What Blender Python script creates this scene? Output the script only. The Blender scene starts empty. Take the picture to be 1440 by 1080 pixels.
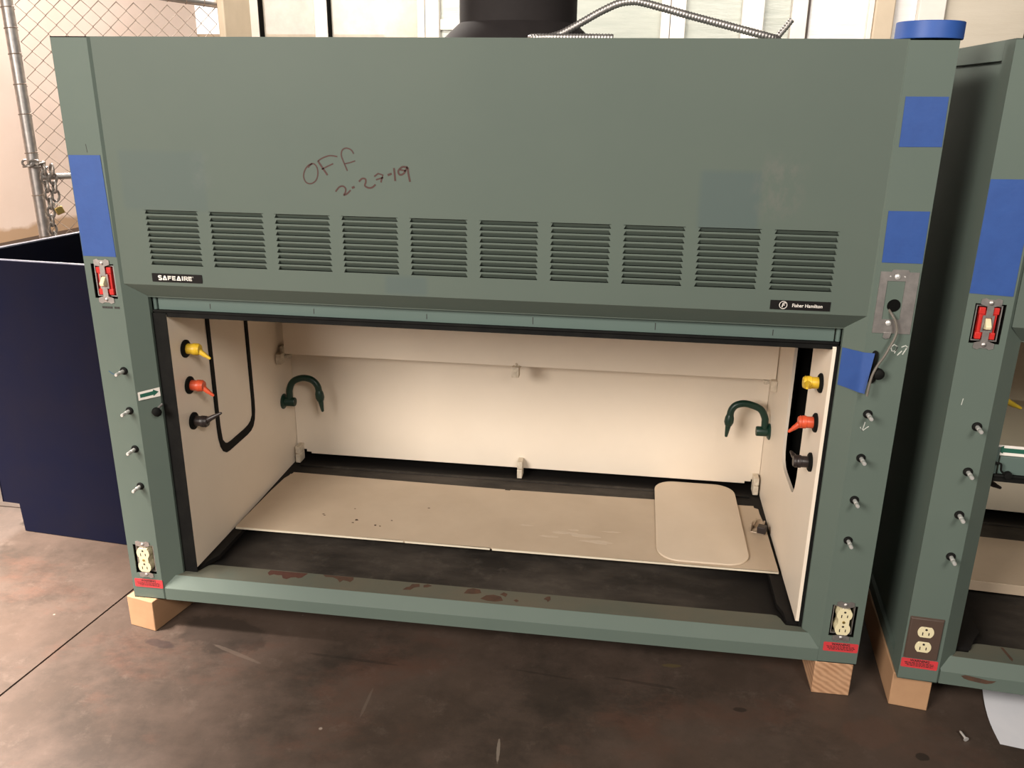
import bpy, bmesh, math, random
from mathutils import Vector, Matrix
random.seed(7)
SC = bpy.context.scene
COL = SC.collection
B = 0.089                      # the hoods stand on 89 mm blocks
W, H, P, C, D = 1.829, 1.375, 0.0882, 0.0356, 0.0388   # hood width, height, post face, chamfer
PANEL_Z, LIP_Z, SILL_Z, SILL_T = 0.8437, 0.8072, 0.0323, 0.0692
XL, XR = 0.159, 1.694          # inner liner faces

# ------------------------------------------------------------------ materials
def new_mat(name):
    m = bpy.data.materials.new(name); m.use_nodes = True
    nt = m.node_tree
    return m, nt, nt.nodes['Principled BSDF']
def N(nt, t, **kw):
    n = nt.nodes.new(t)
    for k, v in kw.items():
        if k in n.inputs: n.inputs[k].default_value = v
        else: setattr(n, k, v)
    return n
def mixrgb(nt, fac, a, b):
    n = nt.nodes.new('ShaderNodeMix'); n.data_type = 'RGBA'
    for sock, v in ((n.inputs[0], fac), (n.inputs[6], a), (n.inputs[7], b)):
        if isinstance(v, (int, float)): sock.default_value = v
        elif isinstance(v, tuple): sock.default_value = (*v, 1) if len(v) == 3 else v
        else: nt.links.new(v, sock)
    return n.outputs[2]
def math_n(nt, op, a, b=0.0, c=0.0):
    n = nt.nodes.new('ShaderNodeMath'); n.operation = op
    for i, v in enumerate((a, b, c)):
        if isinstance(v, (int, float)): n.inputs[i].default_value = v
        else: nt.links.new(v, n.inputs[i])
    return n.outputs[0]
def ramp(nt, src, lo, hi):
    n = nt.nodes.new('ShaderNodeMapRange'); n.inputs[1].default_value = lo; n.inputs[2].default_value = hi
    nt.links.new(src, n.inputs[0]); return n.outputs[0]
def noise(nt, scale, detail=4, rough=.6, vec=None):
    if vec is None:
        vec = nt.nodes.new('ShaderNodeTexCoord').outputs['Object']
    n = N(nt, 'ShaderNodeTexNoise', Scale=scale, Detail=detail, Roughness=rough)
    nt.links.new(vec, n.inputs['Vector']); return n.outputs['Fac']
def scaled(nt, sx, sy, sz):
    t = nt.nodes.new('ShaderNodeTexCoord'); mp = N(nt, 'ShaderNodeMapping'); mp.inputs['Scale'].default_value = (sx, sy, sz)
    nt.links.new(t.outputs['Object'], mp.inputs['Vector']); return mp.outputs['Vector']
def simple(name, a, b=None, rough=.5, metal=0, nscale=8, bump=0, bscale=60, spec=.5):
    m, nt, p = new_mat(name)
    if b is None: b = tuple(x * .88 for x in a)
    f = ramp(nt, noise(nt, nscale), .3, .7)
    nt.links.new(mixrgb(nt, f, a, b), p.inputs['Base Color'])
    p.inputs['Roughness'].default_value = rough; p.inputs['Metallic'].default_value = metal
    p.inputs['Specular IOR Level'].default_value = spec
    if bump:
        bn = N(nt, 'ShaderNodeBump', Strength=bump, Distance=.002)
        nt.links.new(noise(nt, bscale, 3), bn.inputs['Height']); nt.links.new(bn.outputs[0], p.inputs['Normal'])
    return m
def box_mask(nt, x0, x1, z0, z1, soft=.006, wob=.01):
    t = nt.nodes.new('ShaderNodeTexCoord'); s = nt.nodes.new('ShaderNodeSeparateXYZ')
    nt.links.new(t.outputs['Object'], s.inputs[0])
    def edge(v, a, b): return ramp(nt, v, a, b)
    a = edge(s.outputs[0], x0 - soft, x0 + soft); b = edge(s.outputs[0], x1 + soft, x1 - soft)
    c = edge(s.outputs[2], z0 - soft, z0 + soft); d = edge(s.outputs[2], z1 + soft, z1 - soft)
    return math_n(nt, 'MULTIPLY', math_n(nt, 'MULTIPLY', a, b), math_n(nt, 'MULTIPLY', c, d))
GREEN, GREEN2 = (.098, .124, .104), (.089, .115, .098)
def make_panel_paint():
    m, nt, p = new_mat('panel_paint')
    col = mixrgb(nt, ramp(nt, noise(nt, 2.2, 5), .3, .7), GREEN, GREEN2)
    # faint ghost squares where old notices were peeled off, and rubbed out pen
    for (x0, x1, z0, z1, k) in ((1.380, 1.500, 1.012, 1.128, .6), (.118, .316, 1.015, 1.143, .35), (.715, .809, .846, .8874, .5)):
        col = mixrgb(nt, math_n(nt, 'MULTIPLY', box_mask(nt, x0, x1, z0, z1), k), col, (.074, .104, .104))
    sm = math_n(nt, 'MULTIPLY', box_mask(nt, 1.495, 1.575, 1.045, 1.153, .02), ramp(nt, noise(nt, 30, 5, .7, scaled(nt, 1.3, 1, .8)), .44, .62))
    col = mixrgb(nt, math_n(nt, 'MULTIPLY', sm, .6), col, (.13, .135, .12))
    sm = math_n(nt, 'MULTIPLY', box_mask(nt, .290, .325, 1.06, 1.14, .015), ramp(nt, noise(nt, 40, 4, .7), .4, .7))
    col = mixrgb(nt, math_n(nt, 'MULTIPLY', sm, .5), col, (.12, .14, .13))
    nt.links.new(col, p.inputs['Base Color']); p.inputs['Roughness'].default_value = .55; p.inputs['Specular IOR Level'].default_value = .25
    return m
M = {}
M['panel'] = make_panel_paint()
M['green'] = simple('green_paint', (.109, .141, .119), (.099, .131, .113), .55, nscale=3, spec=.25)
M['green_light'] = simple('sash_paint', (.104, .145, .130), (.096, .136, .122), .55, nscale=3, spec=.25)
M['sill_top'] = simple('worn_sill_paint', (.112, .100, .072), (.082, .092, .072), .65, nscale=7)
M['black'] = simple('black_rubber', (.006, .006, .006), (.010, .010, .009), .65, nscale=30, spec=.10)
M['void'] = simple('dark_cavity', (.005, .005, .005), (.008, .008, .007), .9, spec=.02)  # near-black colour stands in for shade inside openings; gaskets use it too
M['cream'] = simple('cream_liner', (.84, .74, .62), (.80, .70, .58), .45, nscale=3.5, spec=.4)
M['board'] = simple('cream_board', (.54, .435, .325), (.475, .375, .275), .5, nscale=5, spec=.35)
M['cover'] = simple('cream_cover', (.66, .55, .43), (.62, .51, .39), .5, nscale=5, spec=.3)
M['dust'] = simple('pale_dust', (.58, .48, .375), (.53, .435, .335), .7, nscale=60)
M['edge'] = simple('board_edge', (.78, .70, .55), None, .5)
M['clip_metal'] = simple('dull_clip_metal', (.50, .42, .33), (.36, .28, .21), .4, .5, nscale=60)
M['steel'] = simple('galvanised_steel', (.52, .49, .47), (.36, .34, .33), .42, .85, nscale=40, bump=.1)
M['wire'] = simple('weathered_wire', (.22, .16, .12), (.34, .27, .21), .6, .3, nscale=9)
M['chain'] = simple('worn_chain_steel', (.16, .135, .115), (.42, .39, .36), .4, .6, nscale=60)
M['chrome'] = simple('chrome', (.80, .79, .77), (.66, .65, .63), .3, .55, nscale=20)
M['red_plastic'] = simple('red_plastic', (.55, .025, .02), (.42, .02, .018), .4)
M['ivory'] = simple('ivory_plastic', (.76, .68, .44), (.70, .62, .40), .35)
M['tape'] = simple('blue_tape', (.022, .076, .285), (.018, .064, .25), .6, nscale=26, bump=.15, bscale=140)
M['red_label'] = simple('red_sticker', (.60, .045, .055), (.52, .04, .045), .5, nscale=90)
M['ink'] = simple('black_ink', (.02, .015, .015), None, .6)
M['pen'] = simple('brown_marker', (.050, .014, .009), (.04, .011, .007), .6, nscale=60)
M['white_print'] = simple('white_print', (.85, .80, .74), None, .5)
M['plaque'] = simple('black_plaque', (.010, .009, .009), None, .5, spec=.15)
M['chalk'] = simple('white_chalk', (.62, .62, .58), (.35, .38, .34), .8, nscale=200)
M['blue_pen'] = simple('blue_pen', (.03, .09, .16), None, .6)
M['yellow'] = simple('yellow_plastic', (.72, .47, .03), (.66, .42, .025), .4)
M['orange'] = simple('red_nozzle_plastic', (.62, .085, .03), (.56, .07, .025), .4)
M['dark_brown'] = simple('black_nozzle_plastic', (.022, .015, .014), None, .4)
M['deep_green'] = simple('deep_green_enamel', (.005, .033, .021), (.004, .026, .017), .4)
M['green_print'] = simple('green_print', (.02, .11, .075), None, .5)
M['rust'] = simple('bare_rusty_metal', (.085, .040, .022), (.05, .028, .018), .8, nscale=50)
M['rust_red'] = simple('red_primer', (.075, .026, .016), (.055, .02, .013), .8, nscale=50)
M['brown_plate'] = simple('brown_plastic', (.085, .055, .042), (.075, .048, .037), .45)
M['lug'] = simple('chipped_cream_paint', (.74, .66, .54), (.52, .44, .34), .6, nscale=60)
M['cable'] = simple('grey_cable', (.155, .14, .115), (.12, .105, .09), .55)
M['duct'] = simple('dark_plastic_duct', (.026, .022, .022), (.020, .017, .017), .75, nscale=12, spec=.15)
M['navy'] = simple('navy_paint', (.0040, .0050, .0165), (.0062, .0062, .0150), .7, nscale=6, spec=.08)
M['navy_edge'] = simple('worn_navy_rim', (.30, .31, .38), (.16, .17, .24), .4, nscale=18)
M['white_frame'] = simple('white_frame_paint', (.84, .78, .70), None, .5)
M['plaster'] = simple('pink_plaster', (.84, .68, .57), (.77, .61, .50), .8, nscale=3)
M['beige'] = simple('beige_paint', (.62, .50, .36), (.56, .45, .32), .6)
M['paper'] = simple('white_paper', (.72, .72, .76), (.66, .67, .72), .7, nscale=12)
M['brass'] = simple('brass', (.60, .46, .16), (.50, .36, .12), .35, .9)
M['cardboard'] = simple('cardboard', (.40, .28, .16), None, .8)

DK, PL = (.020, .016, .013), (.16, .125, .10)
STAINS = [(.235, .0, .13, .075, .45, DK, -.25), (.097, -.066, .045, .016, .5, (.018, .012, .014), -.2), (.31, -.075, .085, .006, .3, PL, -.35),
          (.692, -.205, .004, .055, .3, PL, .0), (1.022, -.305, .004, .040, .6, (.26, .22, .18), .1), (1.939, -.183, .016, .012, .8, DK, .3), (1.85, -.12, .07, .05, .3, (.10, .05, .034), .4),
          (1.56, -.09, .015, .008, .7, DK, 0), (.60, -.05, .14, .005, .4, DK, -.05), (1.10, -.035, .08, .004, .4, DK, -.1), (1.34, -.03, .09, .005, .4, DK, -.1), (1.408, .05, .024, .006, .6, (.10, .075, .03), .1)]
def make_floor():
    m, nt, p = new_mat('stained_concrete')
    n1 = ramp(nt, noise(nt, 1.3, 8, .66), .40, .62); n2 = ramp(nt, noise(nt, 4.2, 9, .72), .42, .62)
    col = mixrgb(nt, n1, (.066, .045, .034), (.040, .030, .0235))
    col = mixrgb(nt, math_n(nt, 'MULTIPLY', n2, .7), col, (.082, .058, .046))
    n3 = ramp(nt, noise(nt, 2.1, 7, .7, scaled(nt, 1, 1.6, 1)), .54, .66)
    col = mixrgb(nt, math_n(nt, 'MULTIPLY', n3, .65), col, (.084, .044, .031))
    n4 = ramp(nt, noise(nt, 13, 8, .78), .56, .72)
    col = mixrgb(nt, math_n(nt, 'MULTIPLY', n4, .5), col, (.118, .090, .073))
    n5 = ramp(nt, noise(nt, 3.1, 9, .76, scaled(nt, .8, 1.2, 1.7)), .54, .70)
    col = mixrgb(nt, math_n(nt, 'MULTIPLY', n5, .75), col, (.025, .0195, .0155))
    n6 = ramp(nt, noise(nt, 60, 4, .7), .62, .75)
    col = mixrgb(nt, math_n(nt, 'MULTIPLY', n6, .3), col, (.03, .023, .018))
    tc = nt.nodes.new('ShaderNodeTexCoord'); sx = nt.nodes.new('ShaderNodeSeparateXYZ'); nt.links.new(tc.outputs['Object'], sx.inputs[0])
    wob = noise(nt, 14, 6, .7)
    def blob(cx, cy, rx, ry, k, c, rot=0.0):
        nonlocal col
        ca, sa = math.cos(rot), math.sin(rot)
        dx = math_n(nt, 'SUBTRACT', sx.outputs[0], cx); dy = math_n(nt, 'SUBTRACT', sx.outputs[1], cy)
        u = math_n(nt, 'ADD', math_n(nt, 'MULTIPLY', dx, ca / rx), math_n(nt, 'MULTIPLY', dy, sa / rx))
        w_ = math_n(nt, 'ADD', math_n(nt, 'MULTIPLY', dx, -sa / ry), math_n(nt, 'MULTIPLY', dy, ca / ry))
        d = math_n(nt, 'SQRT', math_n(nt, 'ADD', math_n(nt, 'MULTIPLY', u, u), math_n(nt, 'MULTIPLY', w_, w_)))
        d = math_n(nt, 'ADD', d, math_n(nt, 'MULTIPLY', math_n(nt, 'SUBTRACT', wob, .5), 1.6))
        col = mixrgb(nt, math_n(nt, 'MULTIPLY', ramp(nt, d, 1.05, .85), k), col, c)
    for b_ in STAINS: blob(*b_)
    v = N(nt, 'ShaderNodeTexVoronoi', Scale=7.0); nt.links.new(nt.nodes.new('ShaderNodeTexCoord').outputs['Object'], v.inputs['Vector'])
    sp = ramp(nt, v.outputs['Distance'], .035, .022)
    col = mixrgb(nt, math_n(nt, 'MULTIPLY', sp, .75), col, (.30, .25, .21))
    nt.links.new(col, p.inputs['Base Color']); p.inputs['Roughness'].default_value = .5
    p.inputs['Specular IOR Level'].default_value = .3
    bn = N(nt, 'ShaderNodeBump', Strength=.15, Distance=.003); nt.links.new(noise(nt, 25, 7, .72), bn.inputs['Height']); nt.links.new(bn.outputs[0], p.inputs['Normal'])
    return m
M['floor'] = make_floor()
def make_epoxy():
    m, nt, p = new_mat('black_epoxy_worktop')
    tc = nt.nodes.new('ShaderNodeTexCoord'); sx = nt.nodes.new('ShaderNodeSeparateXYZ'); nt.links.new(tc.outputs['Object'], sx.inputs[0])
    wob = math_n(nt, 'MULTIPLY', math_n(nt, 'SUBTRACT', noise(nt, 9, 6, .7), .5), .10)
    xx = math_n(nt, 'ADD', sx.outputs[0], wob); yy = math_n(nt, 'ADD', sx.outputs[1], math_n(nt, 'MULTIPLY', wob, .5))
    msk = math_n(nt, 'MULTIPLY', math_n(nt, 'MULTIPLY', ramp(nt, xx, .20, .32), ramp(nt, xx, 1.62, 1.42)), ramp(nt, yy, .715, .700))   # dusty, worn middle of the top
    f = ramp(nt, noise(nt, 5, 7, .65, scaled(nt, .6, 1.4, 1)), .38, .68)
    col = mixrgb(nt, f, (.022, .019, .0165), (.072, .061, .051))
    f2 = ramp(nt, noise(nt, 22, 6, .7), .55, .75)
    col = mixrgb(nt, math_n(nt, 'MULTIPLY', f2, .4), col, (.10, .088, .075))
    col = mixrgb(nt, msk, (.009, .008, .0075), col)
    nt.links.new(col, p.inputs['Base Color']); p.inputs['Roughness'].default_value = .6; p.inputs['Specular IOR Level'].default_value = .15
    return m
M['epoxy'] = make_epoxy()
def make_wood():
    m, nt, p = new_mat('pine_lumber')
    w = N(nt, 'ShaderNodeTexWave', Scale=26.0, Distortion=3.0, Detail=2.0); w.bands_direction = 'DIAGONAL'
    nt.links.new(scaled(nt, 1, .05, 1.6), w.inputs['Vector'])
    col = mixrgb(nt, w.outputs['Fac'], (.52, .30, .17), (.34, .18, .095))
    col = mixrgb(nt, math_n(nt, 'MULTIPLY', ramp(nt, noise(nt, 20), .4, .7), .35), col, (.56, .36, .22))
    nt.links.new(col, p.inputs['Base Color']); p.inputs['Roughness'].default_value = .75
    return m
M['wood'] = make_wood()
def make_smooth_wood():
    m, nt, p = new_mat('smooth_pine')
    col = mixrgb(nt, ramp(nt, noise(nt, 14, 5, .6, scaled(nt, 1, .15, 1)), .3, .7), (.45, .265, .145), (.38, .215, .115))
    nt.links.new(col, p.inputs['Base Color']); p.inputs['Roughness'].default_value = .7
    return m
M['wood_plain'] = make_smooth_wood()
def make_film(name, a, b, trans, wr):
    m, nt, p = new_mat(name)
    f = ramp(nt, noise(nt, 7, 5, .65, scaled(nt, .5, 1, wr)), .35, .7)
    nt.links.new(mixrgb(nt, f, a, b), p.inputs['Base Color']); p.inputs['Roughness'].default_value = .25
    bn = N(nt, 'ShaderNodeBump', Strength=.12, Distance=.01); nt.links.new(f, bn.inputs['Height']); nt.links.new(bn.outputs[0], p.inputs['Normal'])
    t = nt.nodes.new('ShaderNodeBsdfTransparent'); mx = nt.nodes.new('ShaderNodeMixShader'); mx.inputs[0].default_value = trans
    nt.links.new(p.outputs[0], mx.inputs[1]); nt.links.new(t.outputs[0], mx.inputs[2])
    nt.links.new(mx.outputs[0], nt.nodes['Material Output'].inputs['Surface'])
    return m
M['film_grey'] = make_film('wrapped_grey_glass', (.44, .46, .40), (.52, .53, .46), .10, 3.5)
M['film_cream'] = make_film('wrapped_cream_glass', (.72, .64, .52), (.68, .60, .48), .10, 2.5)
M['film_white'] = make_film('wrapped_white_glass', (.92, .89, .86), (.84, .79, .74), .08, 5)
M['film_warm'] = make_film('painted_reflection_glass', (.80, .72, .58), (.52, .46, .38), .50, .5)  # cream and brown mottle puts the reflections into the pane colour
def make_glass():
    m, nt, p = new_mat('sash_glass')
    t = nt.nodes.new('ShaderNodeBsdfTransparent'); g = N(nt, 'ShaderNodeBsdfGlossy', Roughness=.03); mx = nt.nodes.new('ShaderNodeMixShader')
    t.inputs[0].default_value = (.93, .95, .93, 1); mx.inputs[0].default_value = .06
    nt.links.new(t.outputs[0], mx.inputs[1]); nt.links.new(g.outputs[0], mx.inputs[2]); nt.links.new(mx.outputs[0], nt.nodes['Material Output'].inputs['Surface'])
    return m
M['glass'] = make_glass()
def make_glow(name, c, s):
    m, nt, p = new_mat(name)
    e = N(nt, 'ShaderNodeEmission', Strength=s)
    nt.links.new(mixrgb(nt, ramp(nt, noise(nt, 1.2), .3, .7), c, tuple(x * .93 for x in c)), e.inputs['Color'])
    nt.links.new(e.outputs[0], nt.nodes['Material Output'].inputs['Surface'])
    return m
M['daylight'] = make_glow('daylight_window', (1, .95, .9), 1.6)

# ------------------------------------------------------------------ mesh helper
class MB:
    def __init__(s): s.bm = bmesh.new()
    def face(s, pts):
        return s.bm.faces.new([s.bm.verts.new(p) for p in pts])
    def poly_solid(s, A, Bv):                      # two matching rings -> closed solid
        a = [s.bm.verts.new(p) for p in A]; b = [s.bm.verts.new(p) for p in Bv]; n = len(a)
        s.bm.faces.new(a); s.bm.faces.new(b[::-1])
        for i in range(n): s.bm.faces.new((a[i], b[i], b[(i + 1) % n], a[(i + 1) % n]))
        return s
    def box(s, x0, x1, y0, y1, z0, z1):
        q = ((x0, y0), (x1, y0), (x1, y1), (x0, y1))
        return s.poly_solid([(x, y, z0) for x, y in q], [(x, y, z1) for x, y in q])
    def prism(s, poly, axis, a, b):
        def f(u, v, w): return {'z': (u, v, w), 'y': (u, w, v), 'x': (w, u, v)}[axis]
        return s.poly_solid([f(u, v, a) for u, v in poly], [f(u, v, b) for u, v in poly])
    def plate(s, outer, holes, f, t):              # flat sheet of thickness t with holes; f(u, v, w) -> point
        for w, flip in ((0, 0), (t, 1)):
            ed = []; loops = []
            for lp in [outer] + list(holes):
                vs = [s.bm.verts.new(f(u, v, w)) for u, v in lp]; loops.append(vs)
                ed += [s.bm.edges.new((vs[i], vs[(i + 1) % len(vs)])) for i in range(len(vs))]
            bmesh.ops.triangle_fill(s.bm, use_beauty=True, edges=ed)
            if w == 0: L0 = loops
            else:
                for a, b in zip(L0, loops):
                    n = len(a)
                    for i in range(n): s.bm.faces.new((a[i], a[(i + 1) % n], b[(i + 1) % n], b[i]))
        return s
    def lathe(s, prof, o, axis, seg=24):           # prof: (radius, distance along axis)
        o = Vector(o); ax = Vector(axis).normalized()
        u = ax.orthogonal().normalized(); v = ax.cross(u)
        rings = []
        for r, h in prof:
            c = o + ax * h
            if r < 1e-6: rings.append([s.bm.verts.new(c)])
            else: rings.append([s.bm.verts.new(c + (u * math.cos(2 * math.pi * i / seg) + v * math.sin(2 * math.pi * i / seg)) * r) for i in range(seg)])
        for a, b in zip(rings, rings[1:]):
            for i in range(seg):
                j = (i + 1) % seg
                if len(a) == 1 and len(b) == 1: continue
                if len(a) == 1: s.bm.faces.new((a[0], b[i], b[j]))
                elif len(b) == 1: s.bm.faces.new((a[i], b[0], a[j]))
                else: s.bm.faces.new((a[i], b[i], b[j], a[j]))
        for r in (rings[0], rings[-1]):
            if len(r) > 1: s.bm.faces.new(r)
        return s
    def tube(s, pts, r, seg=12):
        pts = [Vector(p) for p in pts]; n = len(pts)
        rr = r if isinstance(r, (list, tuple)) else [r] * n
        t0 = (pts[1] - pts[0]).normalized(); u = t0.orthogonal().normalized(); rings = []
        for i, p in enumerate(pts):
            t = (pts[min(i + 1, n - 1)] - pts[max(i - 1, 0)]).normalized()
            u = (u - t * u.dot(t)).normalized(); v = t.cross(u)
            rings.append([s.bm.verts.new(p + (u * math.cos(2 * math.pi * k / seg) + v * math.sin(2 * math.pi * k / seg)) * rr[i]) for k in range(seg)])
        for a, b in zip(rings, rings[1:]):
            for k in range(seg): s.bm.faces.new((a[k], b[k], b[(k + 1) % seg], a[(k + 1) % seg]))
        s.bm.faces.new(rings[0][::-1]); s.bm.faces.new(rings[-1])
        return s
    def stroke(s, pts, w, f, t=.0004):             # a drawn line: thin ribbon; pts in (u, v), f(u, v, w) -> point
        n = len(pts); L = []; R = []
        for i in range(n):
            a = pts[max(i - 1, 0)]; b = pts[min(i + 1, n - 1)]
            dx, dy = b[0] - a[0], b[1] - a[1]; l = math.hypot(dx, dy) or 1
            nx, ny = -dy / l * w / 2, dx / l * w / 2
            L.append((pts[i][0] + nx, pts[i][1] + ny)); R.append((pts[i][0] - nx, pts[i][1] - ny))
        for i in range(n - 1):
            q = (L[i], L[i + 1], R[i + 1], R[i])
            s.poly_solid([f(u, v, 0) for u, v in q], [f(u, v, t) for u, v in q])
        return s
    def text(s, body, size, f, bold=0.0):          # flat lettering, centred; f(u, v, w) -> point
        c = bpy.data.curves.new('lettering', 'FONT'); c.body = body; c.size = size; c.align_x = 'CENTER'; c.align_y = 'CENTER'; c.offset = bold
        o = bpy.data.objects.new('lettering', c); COL.objects.link(o)
        me = bpy.data.meshes.new_from_object(o.evaluated_get(bpy.context.evaluated_depsgraph_get()))
        vs = [s.bm.verts.new(f(v.co.x, v.co.y, 0)) for v in me.vertices]
        for p in me.polygons:
            try: s.bm.faces.new([vs[i] for i in p.vertices])
            except ValueError: pass
        bpy.data.objects.remove(o); bpy.data.curves.remove(c); bpy.data.meshes.remove(me)
        return s
    def build(s, name, m, parent=None, bevel=0, ang=35, loc=None):
        bmesh.ops.remove_doubles(s.bm, verts=s.bm.verts, dist=1e-6)
        bmesh.ops.recalc_face_normals(s.bm, faces=s.bm.faces)
        if loc is not None: bmesh.ops.translate(s.bm, verts=s.bm.verts, vec=-Vector(loc))
        for fc in s.bm.faces: fc.smooth = True
        for e in s.bm.edges:
            if len(e.link_faces) != 2 or e.calc_face_angle(3.2) > math.radians(ang): e.smooth = False
        me = bpy.data.meshes.new(name); s.bm.to_mesh(me); s.bm.free()
        me.materials.append(M[m] if isinstance(m, str) else m)
        o = bpy.data.objects.new(name, me); COL.objects.link(o)
        if parent: o.parent = parent
        if loc is not None: o.location = loc
        if bevel:
            b = o.modifiers.new('bevel', 'BEVEL'); b.width = bevel; b.segments = 2; b.limit_method = 'ANGLE'; b.angle_limit = math.radians(40)
        return o
def tag(o, label=None, cat=None, group=None, kind=None):
    if label: o['label'] = label
    if cat: o['category'] = cat
    if group: o['group'] = group
    if kind: o['kind'] = kind
    return o
def empty(name, loc, rz=0, parent=None):
    o = bpy.data.objects.new(name, None); o.empty_display_size = .05; COL.objects.link(o)
    o.location = loc; o.rotation_euler = (0, 0, rz)
    if parent: o.parent = parent
    return o
def rect(x0, x1, z0, z1): return [(x0, z0), (x1, z0), (x1, z1), (x0, z1)]
def circ(cx, cz, r, n=28): return [(cx + r * math.cos(2 * math.pi * i / n), cz + r * math.sin(2 * math.pi * i / n)) for i in range(n)]
def rrect(x0, x1, z0, z1, r, n=5):
    out = []
    for cx, cz, a in ((x1 - r, z1 - r, 0), (x0 + r, z1 - r, 90), (x0 + r, z0 + r, 180), (x1 - r, z0 + r, 270)):
        for i in range(n + 1):
            t = math.radians(a + 90 * i / n); out.append((cx + r * math.cos(t), cz + r * math.sin(t)))
    return out
def spline(pts, n=8):
    pts = [Vector(p) for p in pts]; out = []
    for i in range(len(pts) - 1):
        p0, p1, p2, p3 = pts[max(i - 1, 0)], pts[i], pts[i + 1], pts[min(i + 2, len(pts) - 1)]
        for k in range(n):
            t = k / n
            out.append(.5 * ((2 * p1) + (p2 - p0) * t + (2 * p0 - 5 * p1 + 4 * p2 - p3) * t * t + (3 * p1 - p0 - 3 * p2 + p3) * t ** 3))
    out.append(pts[-1]); return out
def spline2(pts, n=6): return [(p[0], p[1]) for p in spline([(a, b, 0) for a, b in pts], n)]
def front(y): return lambda u, v, w: (u, y - w, v)          # sheet facing the viewer, grows towards -Y
def back(y): return lambda u, v, w: (u, y + w, v)           # sheet that grows away from the viewer

# ------------------------------------------------------------------ devices on the posts
SW = (.0157, .0722, .8073, .8885)       # switch opening  x0 x1 z0 z1 (left post)
OU = (.0157, .0722, .0740, .1578)       # outlet opening
def wall_box(root, x0, x1, z0, z1, name):
    m = MB(); t = .0015
    m.box(x0, x1, .050, .0515, z0, z1)
    m.box(x0 - t, x0, .002, .05, z0, z1); m.box(x1, x1 + t, .002, .05, z0, z1)
    m.box(x0, x1, .002, .05, z0 - t, z0); m.box(x0, x1, .002, .05, z1, z1 + t)
    o = m.build(name, 'void', root)
    r = MB(); r.plate(rect(x0 + .004, x1 - .004, z0 + .004, z1 - .004), [rect(x0 + .0062, x1 - .0062, z0 + .0062, z1 - .0062)], back(.006), .012)
    r.build('box_rim', 'steel', o)
    return o
def strap_mb(cx, z0, z1, ends=(1, -1)):
    m = MB()
    for z, s in [(z1 if e > 0 else z0, e) for e in ends]:
        ear = [(cx - .019, z - s * .002), (cx - .019, z + s * .008), (cx - .011, z + s * .011), (cx - .006, z + s * .008), (cx + .006, z + s * .008), (cx + .011, z + s * .011), (cx + .019, z + s * .008), (cx + .019, z - s * .002), (cx + .008, z - s * .006), (cx - .008, z - s * .006)]
        m.plate(ear, [], front(-.0006), .0014)
        m.plate(rect(cx - .0062, cx + .0062, min(z, z - s * .026), max(z, z - s * .026)), [], front(.0), .0016)
        m.lathe([(.0048, 0), (.0048, .0012), (.0030, .0028), (0, .0032)], (cx, -.002, z + s * .001), (0, -1, 0), 16)
    return m
def make_switch(root, z0, z1, x0=SW[0], x1=SW[1], label=None):
    cx = (x0 + x1) / 2; cz = (z0 + z1) / 2
    wall_box(root, x0, x1, z0, z1, 'switch_box')
    m = MB(); m.box(cx - .0165, cx + .0165, .004, .040, cz - .026, cz + .026)
    for s in (-1, 1):
        for q in (-1, 1): m.box(cx + s * .0125 - .006, cx + s * .0125 + .006, .002, .010, cz + q * .0255 - .007, cz + q * .0255 + .007)
    sw = m.build('light_switch', 'red_plastic', root, .0012)
    if label: sw['label'] = label
    st = strap_mb(cx, z0 - .001, z1 + .001)
    st.plate(rect(cx - .0105, cx + .0105, cz - .017, cz + .017), [rect(cx - .0062, cx + .0062, cz - .0125, cz + .0125)], front(.002), .0025)
    st.build('mounting_strap', 'steel', sw)
    t = MB(); t.prism([(.002, cz - .0115), (.002, cz + .0115), (-.003, cz + .009), (-.0135, cz - .003), (-.0115, cz - .009)], 'x', cx - .0052, cx + .0052)
    t.build('toggle', 'ivory', sw, .0012)
    return sw
def lobes(cx, cz, w=.0172, gap=.0192, cut=.0150, waist=.0125):
    out = []
    n = 14
    zt = []
    for i in range(41):
        z = cz - (gap + cut) + (2 * (gap + cut)) * i / 40
        best = waist
        for s in (-1, 1):
            dz = z - (cz + s * gap)
            if abs(dz) <= cut + 1e-6:
                k = w * w * 1.02 - dz * dz
                best = max(best, math.sqrt(max(k, 0)))
        if z < cz - gap - cut * .98 or z > cz + gap + cut * .98: best = min(best, .0095)
        zt.append((min(best, w), z))
    return [(cx + r, z) for r, z in zt] + [(cx - r, z) for r, z in zt[::-1]]
def outlet_marks(cx, cz, y, parent):
    for s in (-1, 1):
        c = cz + s * .0192
        m = MB(); m.box(cx - .0075, cx - .0055, y - .0004, y + .002, c - .0075, c + .0005); m.build('plug_slot', 'ink', parent)
        m = MB(); m.box(cx + .0055, cx + .0075, y - .0004, y + .002, c - .0065, c + .0005); m.build('plug_slot', 'ink', parent)
        m = MB(); m.lathe([(.0026, 0), (.0026, .002)], (cx, y + .0016, c + .0075), (0, -1, 0), 14); m.build('ground_hole', 'ink', parent)
def make_outlet(root, x0=OU[0], x1=OU[1], z0=OU[2], z1=OU[3]):
    cx = (x0 + x1) / 2; cz = (z0 + z1) / 2
    wall_box(root, x0, x1, z0, z1, 'outlet_box')
    m = MB(); m.plate(lobes(cx, cz), [], front(.024), .029)
    o = m.build('power_outlet', 'ivory', root, .0012)
    outlet_marks(cx, cz, -.005, o)
    s = MB(); s.lathe([(.0034, 0), (.0034, .0012), (0, .0018)], (cx, -.0048, cz), (0, -1, 0), 14); s.build('centre_screw', 'brass', o)
    for e in (1, -1): strap_mb(cx, z0 - .001, z1 + .001, (e,)).build('mounting_ear', 'steel', o)
    return o
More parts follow.
